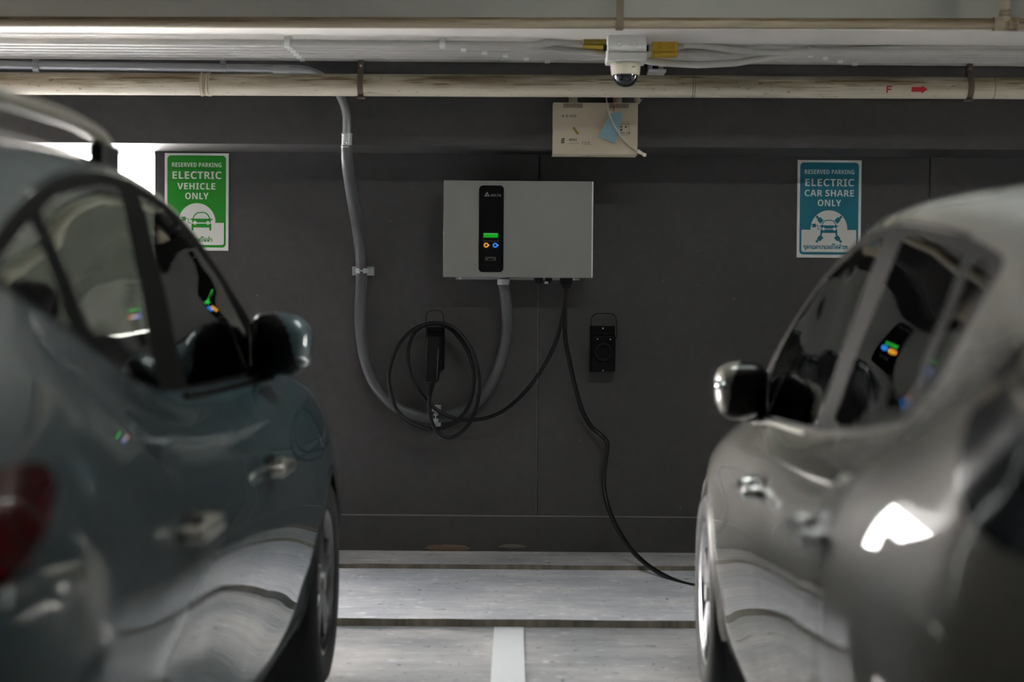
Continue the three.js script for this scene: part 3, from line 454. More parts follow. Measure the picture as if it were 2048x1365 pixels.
// ------------------------------------------------------------------ emergency light box with its tag and cord
{
  const z1 = ZB + 0.1, a = at(1105.5, 309, z1), b = at(1276, 206, z1), w = b.x - a.x, h = b.y - a.y, s = mm(1, z1), cx = (a.x + b.x) / 2;
  const t = thing('emergency_light', 'beige metal emergency light box with slotted vents hanging on the dark beam', 'light box', [cx, a.y, 0]);
  part('case', box(-w / 2, w / 2, 0, h, ZB + 0.001, z1, 0.003), mat.boxCream, t);
  part('bottom_flange', box(-w / 2 - 0.002, w / 2 - 0.004, -0.0025, 0.003, ZB + 0.01, z1 - 0.006, 0.001), mat.boxCream, t);
  const X = (x) => (x - 1105.5) * s - w / 2, Y = (y) => (309 - y) * s;
  for (const x0 of [1126.5, 1218]) { const g = []; for (let i = 0; i < 12; i++) g.push(box(X(x0 + i * 3.27), X(x0 + i * 3.27 + 1.5), Y(216), Y(207), z1 - 0.004, z1 + 0.0006)); part('vent_slots', g, mat.blackPlastic, t); }
  for (const [x, hgt] of [[1146, 0.035], [1235, 0.035]]) part('lamp_mount', rod(V(X(x), h - 0.002, z1 - 0.045), V(X(x), h + hgt, z1 - 0.045), 9 * s, 20), mat.boxCream, t);
  part('lamp_mount', [new THREE.SphereGeometry(7 * s, 16, 12).scale(1, 1.3, 1).translate(X(1274), Y(198), z1 - 0.03), rod(V(X(1279), Y(203), z1 - 0.02), V(X(1284), Y(196), z1 - 0.02), 0.002, 8)], mat.boxCream, t);
  const pr = canvasTex(1024, 640, (g, W, H) => { g.fillStyle = '#b9ad98'; g.fillRect(0, 0, W, H); const k = W / 170.5, T = (x, y) => [(x - 1105.5) * k, (y - 206) * k]; g.fillStyle = g.strokeStyle = '#3a3430'; g.lineWidth = 4;
    let [x, y] = T(1124, 233); for (const q of [0, 1, 3]) { const cxp = x + q * 8.2 * k; g.beginPath(); if (q === 0) { g.moveTo(cxp, y - 14); g.lineTo(cxp + 14, y); g.lineTo(cxp, y + 14); g.lineTo(cxp - 14, y); g.closePath(); } else g.arc(cxp, y, 15, 0, 7); g.stroke(); g.beginPath(); g.arc(cxp, y, 6, 0, 7); g.fill(); }
    g.font = 'bold 40px sans-serif'; g.fillText('CE', x + 13.2 * k, y + 14);
    g.font = 'italic bold 46px sans-serif'; [x, y] = T(1136, 285.5); g.fillText('MAX', x, y); [x, y] = T(1163, 291); g.font = 'bold 38px serif'; g.fillText('C.E.E.', x, y); [x, y] = T(1136, 290.5); g.fillRect(x, y, 130, 3); [x, y] = T(1166, 293); g.fillRect(x, y, 110, 3);
    for (let i = 0; i < 3; i++) { [x, y] = T(1121 + (i === 0 ? 1 : 0), 280 + i * 3.8); g.fillRect(x, y, 6.5 * k, 3 * k); g.fillRect(x - 3, y + k, 4, 2 * k); }
    [x, y] = T(1237, 250); g.strokeRect(x, y, 23 * k, 22 * k); g.font = 'bold 30px sans-serif'; for (const [xx, yy, w2] of [[1241, 253.5, 5], [1251, 253.5, 4.5], [1241.5, 259, 4.5]]) { const [p, q] = T(xx, yy); g.fillRect(p, q, w2 * k, (yy > 257 ? 4.6 : 3) * k); } [x, y] = T(1241, 269.5); g.fillText('Test  F&2', x, y);
    g.fillStyle = '#8f7224'; g.save(); const [gx, gy] = T(1150.5, 264); g.translate(gx, gy); g.rotate(0.95); g.fillRect(-9 * k, -2.6 * k, 18 * k, 5.2 * k); g.restore(); });
  part('printed_front', new THREE.PlaneGeometry(w - 0.007, h - 0.007).translate(0, h / 2, z1 + 0.0004), M(0xffffff, 0.55, 0, { map: pr }), t);
  // re-cut the slots over the printed sheet happens by their own depth
  const g2 = thing('paper_tag', 'pale blue paper tag tied with red string on the beige emergency light box', 'tag');
  const C = (x, y, z) => at(x, y, z), poly = [C(1220, 226, z1 + 0.028), C(1241, 224, z1 + 0.03), C(1245, 233, z1 + 0.03), C(1230, 287, z1 + 0.008), C(1197, 273, z1 + 0.012)], curl = [[0, 1, 2], [0, 2, 3], [0, 3, 4]], pos = [];
  for (const f of curl) for (const off of [0, 1]) for (const i of off ? [f[2], f[1], f[0]] : f) pos.push(poly[i].x, poly[i].y, poly[i].z + (off ? -0.0006 : 0));
  const pg = new THREE.BufferGeometry(); pg.setAttribute('position', new THREE.Float32BufferAttribute(pos, 3)); pg.computeVertexNormals(); pg.setAttribute('uv', new THREE.Float32BufferAttribute(new Float32Array(pos.length / 3 * 2), 2));
  part('paper', pg, M(lin(0.22, 0.36, 0.42), 0.8), g2);
  part('string', tube([C(1231, 200, z1 + 0.006), C(1226, 207, z1 + 0.012), C(1229, 215, z1 + 0.02), C(1226, 222, z1 + 0.029), C(1223, 228, z1 + 0.031)], 0.0016, 40, 8), mat.red, g2, 'red string');
  part('eyelet', new THREE.TorusGeometry(0.005, 0.0018, 8, 20).translate(C(1222, 226, z1).x, C(1222, 226, z1).y, z1 + 0.031), mat.pvcWhite, g2);
  const cd = thing('power_cord', 'thin beige cord with a plug crossing the front of the beige box', 'cord');
  part('cord', tube([C(1212, 185, z1 + 0.02), C(1213, 200, z1 + 0.02), C(1217, 222, z1 + 0.036), C(1224, 242, z1 + 0.037), C(1234, 260, z1 + 0.03), C(1248, 280, z1 + 0.014), C(1262, 293, z1 + 0.012), C(1277, 303, z1 + 0.012)], 0.003, 120, 10), mat.cream, cd);
  const p0 = C(1275, 302, z1 + 0.012), p1 = C(1289, 310, z1 + 0.012); part('plug', [rod(p0, p1, 0.009, 16, 0.006), new THREE.SphereGeometry(0.009, 14, 10).translate(p1.x, p1.y, p1.z)], mat.cream, cd);
}
// ------------------------------------------------------------------ reserved-parking signs
function thaiText(g, x, y, s, text) {                              // small looped Thai letters drawn as strokes, unit height s
  const L = {
    'จ': [['M', .1, .55, 'Q', .1, .35, .3, .4, 'Q', .15, 0, .45, 0, 'Q', .75, 0, .72, .4, 'L', .72, 1, 'L', .45, .8]], 'อ': [['M', .12, .35, 'Q', .2, 0, .45, 0, 'Q', .78, 0, .76, .45, 'L', .76, 1, 'L', .15, 1, 'L', .15, .6, 'L', .38, .6]],
    'ด': [['M', .15, 1, 'L', .1, .4, 'Q', .15, 0, .45, 0, 'Q', .8, 0, .78, .4, 'L', .78, 1], ['M', .2, .95, 'L', .42, .7, 'L', .3, .5]], 'ร': [['M', .62, .12, 'L', .2, .12, 'L', .2, .4, 'Q', .7, .3, .62, .7, 'L', .62, 1, 'L', .45, .85]],
    'ถ': [['M', .1, 1, 'L', .25, .85, 'L', .25, .5, 'L', .1, .35, 'Q', .15, 0, .45, 0, 'Q', .8, 0, .78, .4, 'L', .78, 1]], 'ย': [['M', .3, .1, 'L', .12, .1, 'L', .12, .3, 'L', .28, .45, 'L', .15, .6, 'L', .15, 1, 'L', .78, 1, 'L', .78, 0]],
    'น': [['M', .1, .05, 'L', .25, .05, 'L', .25, .9], ['M', .25, .95, 'L', .75, .6, 'M', .75, 0, 'L', .75, 1]], 'ต': [['M', .15, 1, 'L', .1, .4, 'Q', .12, 0, .3, .02, 'L', .44, .18, 'L', .58, .02, 'Q', .8, 0, .78, .4, 'L', .78, 1], ['M', .2, .95, 'L', .42, .7]],
    'ไ': [['M', .25, 1, 'L', .25, -.3, 'Q', .2, -.6, 0, -.5], ['M', .25, -.3, 'L', .45, -.55]], 'ฟ': [['M', .1, .05, 'L', .22, .05, 'L', .22, 1, 'L', .45, .45, 'L', .68, 1, 'L', .72, -.35]], 'า': [['M', .1, .25, 'Q', .15, 0, .35, 0, 'Q', .6, 0, .58, .4, 'L', .58, 1]],
    'เ': [['M', .2, 0, 'L', .2, 1, 'L', .35, 1]], 'ท': [['M', .1, .05, 'L', .22, .05, 'L', .22, 1, 'L', .5, .1, 'L', .75, .1, 'L', .75, 1]], '้': [['M', -.55, -.35, 'L', -.35, -.3, 'L', -.2, -.55]], '์': [['M', -.45, -.3, 'L', -.3, -.5, 'L', -.2, -.35, 'L', -.1, -.65]], 'ุ': [['M', -.35, 1.2, 'L', -.2, 1.2, 'L', -.2, 1.5]],
  };
  const adv = { '้': 0, '์': 0, 'ุ': 0, 'เ': 0.45, 'ไ': 0.55, 'า': 0.75 };
  for (const ch of text) {
    for (const st of L[ch] ?? []) { g.beginPath(); for (let i = 0; i < st.length;) { const c = st[i]; if (c === 'Q') { g.quadraticCurveTo(x + st[i + 1] * s, y + st[i + 2] * s, x + st[i + 3] * s, y + st[i + 4] * s); i += 5; } else { g[c === 'M' ? 'moveTo' : 'lineTo'](x + st[i + 1] * s, y + st[i + 2] * s); i += 3; } } g.stroke(); }
    x += (adv[ch] ?? 0.98) * s;
  }
  return x;
}
function sign(px0, px1, py0, py1, ink, lines, share, label) {
  const z = 0.004, a = at(px0, py1, z), b = at(px1, py0, z), w = b.x - a.x, h = b.y - a.y, t = thing('parking_sign', label, 'sign', [(a.x + b.x) / 2, a.y, 0]);
  part('plate', box(-w / 2, w / 2, 0, h, 0.0005, 0.004, 0.0008), M(lin(0.62, 0.62, 0.6), 0.5), t);
  const tx = canvasTex(810, 1216, (g, W, H) => {
    const white = '#d9d6d2'; g.fillStyle = white; g.fillRect(0, 0, W, H); g.fillStyle = ink; g.beginPath(); g.roundRect(33, 28, W - 66, H - 66, 46); g.fill();
    g.fillStyle = white; g.textAlign = 'center'; g.textBaseline = 'alphabetic';
    const line = (text, y, size, width, weight = 'bold') => { g.font = `${weight} ${size}px sans-serif`; const m = g.measureText(text); g.save(); g.translate(W / 2, y); g.scale(width / m.width, 1); g.fillText(text, 0, 0); g.restore(); };
    for (const [text, y, size, width, wt] of lines) line(text, y, size, width, wt);
    g.beginPath(); g.moveTo(57, 868); g.lineTo(W - 57, 868); g.lineTo(W - 57, 1118); g.quadraticCurveTo(W - 57, 1146, W - 92, 1146); g.lineTo(92, 1146); g.quadraticCurveTo(57, 1146, 57, 1118); g.closePath(); g.fill();
    g.beginPath(); g.arc(W / 2 + (share ? 0 : 6), 858, 234, Math.PI, 0); g.fill(); g.fillRect(W / 2 - 234, 856, 468, 40);
    // car seen from the front
    const k = share ? 0.84 : 1, cx = W / 2 + (share ? 0 : 62) * (share ? 1 : 1), cy = share ? 836 : 845; g.save(); g.translate(cx, cy); g.scale(k, k); g.strokeStyle = g.fillStyle = ink;
    g.lineWidth = 13; g.beginPath(); g.moveTo(-108, -22); g.quadraticCurveTo(-82, -100, -28, -104); g.lineTo(28, -104); g.quadraticCurveTo(82, -100, 108, -22); g.stroke();
    g.fillRect(-118, -28, 236, 50); g.fillRect(-140, -26, 24, 16); g.fillRect(116, -26, 24, 16); g.fillRect(-126, 34, 252, 50); g.fillRect(-126, 80, 26, 30); g.fillRect(100, 80, 26, 30); g.beginPath(); g.arc(-113, 108, 13, 0, 7); g.arc(113, 108, 13, 0, 7); g.fill();
    g.fillStyle = white; for (const x of [-82, 82]) { g.beginPath(); g.arc(x, 24, 24, 0, 7); g.fill(); } g.fillRect(-60, 20, 120, 14);
    g.strokeStyle = g.fillStyle = ink; g.lineWidth = 8; g.beginPath(); g.moveTo(-128, 26); g.lineTo(-166, 26); g.lineTo(-166, -26); g.lineTo(-200, -26); g.stroke(); g.beginPath(); g.roundRect(-248, -52, 50, 54, 14); g.fill(); g.lineWidth = 11; g.beginPath(); g.moveTo(-248, -40); g.lineTo(-272, -40); g.moveTo(-248, -10); g.lineTo(-272, -10); g.stroke(); g.restore();
    if (share) for (const [sx, sy] of [[-1, -1], [1, -1], [-1, 1], [1, 1]]) { g.save(); g.translate(W / 2, 862); g.fillStyle = ink; g.beginPath(); g.arc(sx * 150, sy > 0 ? 150 : -152, 17, 0, 7); g.fill(); g.translate(sx * 112, sy > 0 ? 112 : -116); g.rotate(sx * sy * Math.PI / 4); g.beginPath(); if (sx * sy > 0) g.rotate(0); g.roundRect(-36, -28, 72, 56, [sx < 0 ? 26 : 4, sx > 0 ? 26 : 4, sx > 0 ? 26 : 4, sx < 0 ? 26 : 4]); g.fill(); g.restore(); }
    g.strokeStyle = ink; g.lineWidth = 9.5; g.lineJoin = 'round'; g.lineCap = 'round'; const txt = 'จุดจอดรถยนต์ไฟฟ้า'; thaiText(g, share ? 84 : 96, 1066, 39, share ? txt + 'เท' : txt);
  });
  part('printed_face', new THREE.PlaneGeometry(w - 0.001, h - 0.001).translate(0, h / 2, 0.0043), M(0xffffff, 0.5, 0, { map: tx }), t);
}
sign(329, 457.5, 307, 501, '#178616', [['RESERVED PARKING', 172, 76, 640, 'bold'], ['ELECTRIC', 320, 128, 640, 'bold'], ['VEHICLE', 452, 112, 490, 'bold'], ['ONLY', 574, 112, 304, 'bold']], false, 'green reserved parking sign reading electric vehicle only');
sign(1593, 1723.5, 321, 515.5, '#006f83', [['RESERVED PARKING', 172, 76, 640, 'bold'], ['ELECTRIC', 324, 128, 640, 'bold'], ['CAR SHARE', 450, 112, 640, 'bold'], ['ONLY', 572, 112, 304, 'bold']], true, 'blue reserved parking sign reading electric car share only');
// ------------------------------------------------------------------ cars
// A body is a skin over cross-sections: t runs from the front axle to the rear, q is the distance from the middle, y the height.
function pchip(keys) {                                           // smooth monotone curve through [t, value] pairs
  const n = keys.length, x = keys.map((k) => k[0]), y = keys.map((k) => k[1]), d = [], m = [];
  for (let i = 0; i < n - 1; i++) d.push((y[i + 1] - y[i]) / (x[i + 1] - x[i]));
  for (let i = 0; i < n; i++) m.push(i === 0 ? d[0] : i === n - 1 ? d[n - 2] : d[i - 1] * d[i] <= 0 ? 0 : 2 / (1 / d[i - 1] + 1 / d[i]));
  return (t) => {
    if (t <= x[0]) return y[0]; if (t >= x[n - 1]) return y[n - 1];
    let i = 0; while (t > x[i + 1]) i++;
    const h = x[i + 1] - x[i], s = (t - x[i]) / h, s2 = s * s, s3 = s2 * s;
    return (2 * s3 - 3 * s2 + 1) * y[i] + (s3 - 2 * s2 + s) * h * m[i] + (-2 * s3 + 3 * s2) * y[i + 1] + (s3 - s2) * h * m[i + 1];
  };
}
function polySD(poly) {                                          // signed distance to a polygon, negative inside
  return (px, py) => {
    let d = 1e9, s = 1;
    for (let i = 0, j = poly.length - 1; i < poly.length; j = i++) {
      const [ax, ay] = poly[i], [bx, by] = poly[j], ex = bx - ax, ey = by - ay, wx = px - ax, wy = py - ay, k = clamp((wx * ex + wy * ey) / (ex * ex + ey * ey), 0, 1), dx = wx - ex * k, dy = wy - ey * k;
      d = Math.min(d, dx * dx + dy * dy);
      const a = py >= ay, b = py < by, c = ex * wy > ey * wx;
      if ((a && b && c) || (!a && !b && !c)) s = -s;
    }
    return s * Math.sqrt(d);
  };
}
const smoothPoly = (pts, n = 6) => { const c = new THREE.CatmullRomCurve3(pts.map(([x, y]) => V(x, y, 0)), true, 'centripetal'); return c.getPoints(pts.length * n).slice(0, -1).map((p) => [p.x, p.y]); };

function buildCar(name, spec, label) {
  const C = {}; for (const k of Object.keys(spec.curves)) C[k] = pchip(spec.curves[k]);
  const t0 = spec.t0, t1 = spec.t1, car = thing(name, label, 'car');
  const section = (t) => {
    const qb = C.qb(t), yb = C.yb(t), qr = C.qr(t), yr = C.yr(t), yc = C.yc(t), lift = Math.min(1, Math.max(0, (yr - yb) / 0.25));
    return [[C.qs(t) - 0.16, C.ys(t) + 0.0], [C.qs(t), C.ys(t) + 0.01], [C.qd(t), C.yd(t)], [C.qm(t), C.ym(t)], [C.qh(t), C.yh(t)], [qb, yb], [lerp(qb, qr, 0.48) + 0.008 * lift, lerp(yb, yr, 0.5)], [qr, yr], [qr * 0.72, yr + (yc - yr) * 0.62], [qr * 0.38, yr + (yc - yr) * 0.92], [0, yc]];
  };
  const NV = 9, K = 10, spl = (p, v) => {                           // v in 0..K
    const i = Math.min(K - 1, Math.floor(v)), s = v - i, g = (k) => p[clamp(k, 0, K)], [a, b, c, d] = [g(i - 1), g(i), g(i + 1), g(i + 2)];
    const f = (n) => { const D = (u, w) => Math.max(0.02, Math.hypot(u[0] - w[0], u[1] - w[1])) ** 0.5, A = i === 0 ? 0.2 : D(a, b), B = D(b, c), E = i === K - 1 ? 0.2 : D(c, d);
      let m1 = B * ((b[n] - a[n]) / A - (c[n] - a[n]) / (A + B) + (c[n] - b[n]) / B), m2 = B * ((c[n] - b[n]) / B - (d[n] - b[n]) / (B + E) + (d[n] - c[n]) / E);
      if (i === 0) m1 = c[n] - b[n]; if (i === K - 1) { m2 = n ? 0 : c[n] - b[n]; }
      const s2 = s * s, s3 = s2 * s; return (2 * s3 - 3 * s2 + 1) * b[n] + (s3 - 2 * s2 + s) * m1 + (-2 * s3 + 3 * s2) * c[n] + (s3 - s2) * m2; };
    return [f(0), f(1)];
  };
  const NT = Math.round((t1 - t0) / 0.0165), rows = NV * K + 1, P = [], T = [];
  for (let i = 0; i <= NT; i++) { const t = lerp(t0, t1, i / NT), s = section(t); T.push(t); for (let j = 0; j < rows; j++) { const [q, y] = spl(s, j / NV); P.push([t, Math.max(q, 0), y, j / NV]); } }
  const id = (i, j) => i * rows + j, N = P.map((_, k) => {
    const i = Math.floor(k / rows), j = k % rows, a = P[id(Math.min(NT, i + 1), j)], b = P[id(Math.max(0, i - 1), j)], c = P[id(i, Math.min(rows - 1, j + 1))], d = P[id(i, Math.max(0, j - 1))];
    const u = V(a[1] - b[1], a[2] - b[2], a[0] - b[0]), w = V(c[1] - d[1], c[2] - d[2], c[0] - d[0]), n = w.cross(u); if (j === rows - 1) n.x = 0; return n.lengthSq() > 1e-14 ? n.normalize() : V(1, 0, 0);
  });
  const side = (t, y) => { const s = section(t); let best = null, e = 9; for (let v = 0.5; v <= 7.4; v += 0.02) { const p = spl(s, v); if (Math.abs(p[1] - y) < e) { e = Math.abs(p[1] - y); best = p; } } return best; };
  // cut a skin out of the grid: keep where every test is negative
  function skin(tests, off = 0, mirrored = true) {
    const pos = [], nor = [], uvs = [], vals = tests.map((f) => P.map((p) => f(p[0], p[1], p[2], p[3])));
    const emit = (poly) => { for (let k = 1; k + 1 < poly.length; k++) for (const o of [poly[0], poly[k], poly[k + 1]]) { pos.push(o.p[1] + o.n.x * off, o.p[2] + o.n.y * off, o.p[0] + o.n.z * off); nor.push(o.n.x, o.n.y, o.n.z); uvs.push(o.p[0], o.p[2]); } };
    for (let i = 0; i < NT; i++) for (let j = 0; j < rows - 1; j++) {
      const q = [id(i, j), id(i, j + 1), id(i + 1, j + 1), id(i + 1, j)];
      if (vals.some((v) => q.every((k) => v[k] >= 0))) continue;
      for (const tri of [[q[0], q[1], q[2]], [q[0], q[2], q[3]]]) {
        let poly = tri.map((k) => ({ p: P[k], n: N[k], g: vals.map((v) => v[k]) }));
        for (let f = 0; f < tests.length && poly.length; f++) {
          if (poly.every((o) => o.g[f] < 0)) continue;
          const out = [];
          for (let k = 0; k < poly.length; k++) { const a = poly[k], b = poly[(k + 1) % poly.length]; if (a.g[f] < 0) out.push(a); if ((a.g[f] < 0) !== (b.g[f] < 0)) { const w = a.g[f] / (a.g[f] - b.g[f]); out.push({ p: a.p.map((x, m) => lerp(x, b.p[m], w)), n: a.n.clone().lerp(b.n, w).normalize(), g: a.g.map((x, m) => lerp(x, b.g[m], w)) }); } }
          poly = out;
        }
        if (poly.length > 2) emit(poly);
      }
    }
    const make = (m) => {
      const p = Float32Array.from(pos), n = Float32Array.from(nor), u = Float32Array.from(uvs);
      if (m) for (let k = 0; k < p.length; k += 3) { p[k] *= -1; n[k] *= -1; }
      // wind every triangle so that it agrees with its normal
      for (let k = 0; k < p.length; k += 9) { const e1 = V(p[k + 3] - p[k], p[k + 4] - p[k + 1], p[k + 5] - p[k + 2]), e2 = V(p[k + 6] - p[k], p[k + 7] - p[k + 1], p[k + 8] - p[k + 2]); if (e1.cross(e2).dot(V(n[k], n[k + 1], n[k + 2])) < 0) for (const arr of [p, n]) for (let c = 0; c < 3; c++) { const x = arr[k + 3 + c]; arr[k + 3 + c] = arr[k + 6 + c]; arr[k + 6 + c] = x; } }
      const g = new THREE.BufferGeometry(); g.setAttribute('position', new THREE.BufferAttribute(p, 3)); g.setAttribute('normal', new THREE.BufferAttribute(n, 3)); g.setAttribute('uv', new THREE.BufferAttribute(u, 2)); return g;
    };
    return mirrored ? [make(false), make(true)] : [make(false)];
  }
  const both = (nm, tests, m, off = 0, lab) => { const [a, b] = skin(tests, off); if (!a.attributes.position.count) return []; return [part(nm, a, m, car, lab), part(nm, b, m, car, lab)]; };
  const one = (nm, tests, m, off = 0, lab) => part(nm, skin(tests, off), m, car, lab);
  const neg = (f) => (...a) => -f(...a), grow = (f, e) => (...a) => f(...a) - e;
  const S = spec, onSide = (t, q, y, v) => v - 7.02, onTop = (t, q, y, v) => 6.98 - v, G = 0.0028;
  const ty = (f) => (t, q, y, v) => (v > 7.3 ? 1 : f(t, y));
  const dlo = ty(polySD(S.dlo)), glass = S.glass.map((g) => ty(polySD(g)));
  const arch = (ta, r) => (t, q, y) => Math.hypot(t - ta, (y - S.axleY) * S.archK) - r;
  const archF = arch(0, S.archR), archR = arch(S.wb, S.archRear), clearArch = [neg(archF), neg(archR)];
  const wind = (t, q, y, v) => (v < 7.04 ? 1 : Math.max(S.wind[0](q) - t, t - S.wind[1](q))), back = (t, q, y, v) => (v < 7.04 ? 1 : Math.max(S.back[0](q) - t, t - S.back[1](q), q - S.backQ));
  const doorF = ty(polySD(S.doorF)), doorR = ty(polySD(S.doorR)), hoodM = (t, q, y, v) => (v < 6.6 ? 1 : Math.max(S.t0 + 0.12 - t, t - S.wind[0](q) + 0.035)), lamp = (f) => (t, q, y, v) => f(t, y);
  const tail = ty(polySD(S.tail)), head = ty(polySD(S.head)), clad = (t, q, y) => Math.min(S.clad ? arch(0, S.archR + 0.015)(t, q, y) : 1, S.clad ? arch(S.wb, S.archRear + 0.015)(t, q, y) : 1, y - C.ys(t) - (S.clad ? 0.075 : 0.055));
  const gate = (t, q, y, v) => Math.max(t1 - 0.5 + 0.28 * sstep(1.15, 0.9, y) - t, q - 0.56 + 0.05 * sstep(0.7, 1, y), 0.5 - y), bumperR = (t, q, y) => Math.max(t1 - 0.52 - t, y - 0.58), bumperF = (t, q, y) => Math.max(t - t0 - 0.42, y - 0.62);
  const notW = [neg(grow(dlo, 0)), neg(wind), neg(back), neg(tail), neg(head), neg(grow(clad, 0)), ...clearArch], pm = S.paint;
  both('front_door', [grow(doorF, -G), neg(dlo), neg(clad), ...clearArch], pm);
  both('rear_door', [grow(doorR, -G), neg(dlo), neg(clad), ...clearArch, neg(grow(doorF, -G))], pm);
  one('hood', [grow(hoodM, -G)], pm);
  one('tailgate', [grow(gate, -G), neg(back), neg(tail)], pm);
  one('rear_bumper', [grow(bumperR, -G), neg(gate), neg(tail), neg(clad), ...clearArch], pm);
  one('front_bumper', [grow(bumperF, -G), neg(head), neg(clad), ...clearArch, neg(hoodM)], pm);
  const rest = [neg(grow(doorF, G)), neg(grow(doorR, G)), neg(grow(hoodM, G)), neg(grow(gate, G)), neg(grow(bumperR, G)), neg(grow(bumperF, G)), ...notW];
  both('front_fender', [...rest, (t) => t - 0.75, (t, q, y, v) => v - 7], pm);
  both('quarter_panel', [...rest, (t) => 0.75 - t, (t, q, y, v) => v - 7], pm);
  one('roof', [...rest, (t, q, y, v) => 7 - v, (t) => 0.3 - t], S.roofPaint ?? pm);
  both('window_frame', [dlo, ...glass.map((g) => neg(g))], S.trim);
  glass.forEach((g) => both('side_window', [g], S.glassMat, 0));
  one('windshield', [wind], S.glassMat, 0); one('rear_window', [back], S.glassDark ?? S.glassMat, 0);
  if (S.clad) { both('lower_cladding', [clad, ...clearArch, (t) => Math.abs(t - 1.3) - 2.05], S.cladMat); }
  else both('sill', [clad, ...clearArch], S.cladMat);
  both('tail_light', [tail], S.lampMat, 0.004); both('headlight', [head], S.headMat, 0.003);
  // dark inner shell behind the gaps, open at the windows
  one('inner_shell', [neg(dlo), neg(wind), neg(back), ...clearArch, (t, q, y, v) => 0.4 - v], mat.tire, -0.012);
  // closing faces of nose and tail
  for (const [k, z, nm] of [[0, t0, 'grille'], [NT, t1, 'rear_panel']]) { const s = new THREE.Shape(), pts = []; for (let j = NV; j < rows; j++) pts.push([P[id(k, j)][1], P[id(k, j)][2]]); pts.forEach(([x, y], i) => i ? s.lineTo(x, y) : s.moveTo(x, y)); pts.reverse().forEach(([x, y]) => s.lineTo(-x, y)); part(nm, extrude(s, 0.02, 0.008).translate(0, 0, k ? z - 0.006 : z - 0.014), k ? pm : mat.blackPlastic, car); }
  part('number_plate', new RoundedBoxGeometry(0.34, 0.15, 0.008, 2, 0.003).translate(0, 0.82, t1 + 0.024), M(lin(0.6, 0.6, 0.58), 0.5), car);
  part('underbody', box(-0.62, 0.62, 0.2, 0.26, t0 + 0.3, t1 - 0.25, 0.02), mat.tire, car);
  // wheel arches, wheels
  const wellProfile = []; for (let i = 0; i <= 20; i++) { const a = lerp(-0.35, Math.PI + 0.35, i / 20); wellProfile.push([Math.cos(a), Math.sin(a)]); }
  for (const ta of [0, S.wb]) for (const sx of [1, -1]) {
    const AR = ta ? S.archRear : S.archR;
    const qf = side(ta + 0.2, 0.62)[0], pos = [], q0 = 0.45; wellProfile.slice(0, -1).forEach(([c, s], i) => { const [c2, s2] = wellProfile[i + 1], r = AR + 0.012, A = [c * r, s * r / S.archK], B = [c2 * r, s2 * r / S.archK], q1 = (tt, yy) => (side(ta + tt, clamp(S.axleY + yy, 0.26, 0.9))?.[0] ?? qf) - 0.012;
      const a0 = [q0, A[1], A[0]], b0 = [q0, B[1], B[0]], a1 = [q1(A[0], A[1]), A[1], A[0]], b1 = [q1(B[0], B[1]), B[1], B[0]]; pos.push(...a0, ...b0, ...b1, ...a0, ...b1, ...a1, q0, 0, 0, ...b0, ...a0); });
    for (let k = 0; k < pos.length; k += 3) { pos[k] *= sx; pos[k + 1] += S.axleY; pos[k + 2] += ta; }
    const g = new THREE.BufferGeometry(); g.setAttribute('position', new THREE.Float32BufferAttribute(pos, 3)); g.computeVertexNormals(); part('wheel_well', g, mat.tire, car);
    const lip = []; for (let i = 0; i <= 40; i++) { const a = lerp(-0.42, Math.PI + 0.42, i / 40), tt = Math.cos(a) * (AR + 0.004), yy = S.axleY + Math.sin(a) * (AR + 0.004) / S.archK; if (yy < C.ys(ta + tt) + 0.02) continue; lip.push(V(sx * (side(ta + tt, yy)[0] - 0.004), yy, ta + tt)); }
    part('arch_lip', tube(lip, 0.011, 60, 8), S.clad ? S.cladMat : pm, car);
    const w = new THREE.Group(); w.name = 'wheel'; w.position.set(sx * (qf - S.wheelIn - 0.1), S.tireR, ta); w.rotation.y = sx > 0 ? 0 : Math.PI; car.add(w);
    const R = S.tireR, r0 = S.rimR, Vv = (x, y) => new THREE.Vector2(x, y);
    part('tire', new THREE.LatheGeometry([Vv(r0, -0.09), Vv(r0 + 0.02, -0.103), Vv(R - 0.035, -0.107), Vv(R - 0.01, -0.09), Vv(R, -0.06), Vv(R, 0.06), Vv(R - 0.01, 0.09), Vv(R - 0.035, 0.107), Vv(r0 + 0.02, 0.103), Vv(r0, 0.09)], 64).rotateZ(-Math.PI / 2), mat.tire, w);
    part('rim', [new THREE.LatheGeometry([Vv(r0 - 0.03, -0.09), Vv(r0 - 0.04, 0.02), Vv(r0 - 0.022, 0.085), Vv(r0 - 0.004, 0.098), Vv(r0 + 0.006, 0.092), Vv(r0 + 0.004, -0.09)], 64).rotateZ(-Math.PI / 2)], S.rimMat, w); part('hub', new THREE.CylinderGeometry(0.07, 0.08, 0.03, 30).rotateZ(-Math.PI / 2).translate(0.07, 0, 0), S.rimMat, w);
    for (let i = 0; i < 5; i++) { const s = new THREE.Shape(); s.moveTo(-0.034, 0.05); s.lineTo(-0.05, r0 - 0.015); s.lineTo(-0.012, r0 - 0.015); s.lineTo(0, 0.11); s.lineTo(0.012, r0 - 0.015); s.lineTo(0.05, r0 - 0.015); s.lineTo(0.034, 0.05); s.closePath(); part('spoke', extrude(s, 0.024, 0.005).rotateY(Math.PI / 2).rotateX(i * Math.PI * 0.4).translate(0.058, 0, 0), S.rimMat, w); }
    part('hub_cap', new THREE.CylinderGeometry(0.03, 0.032, 0.012, 24).rotateZ(-Math.PI / 2).translate(0.09, 0, 0), mat.galvDull, w);
    part('brake_disc', new THREE.CylinderGeometry(0.14, 0.14, 0.02, 36).rotateZ(Math.PI / 2).translate(-0.01, 0, 0), mat.galvDull, w);
  }
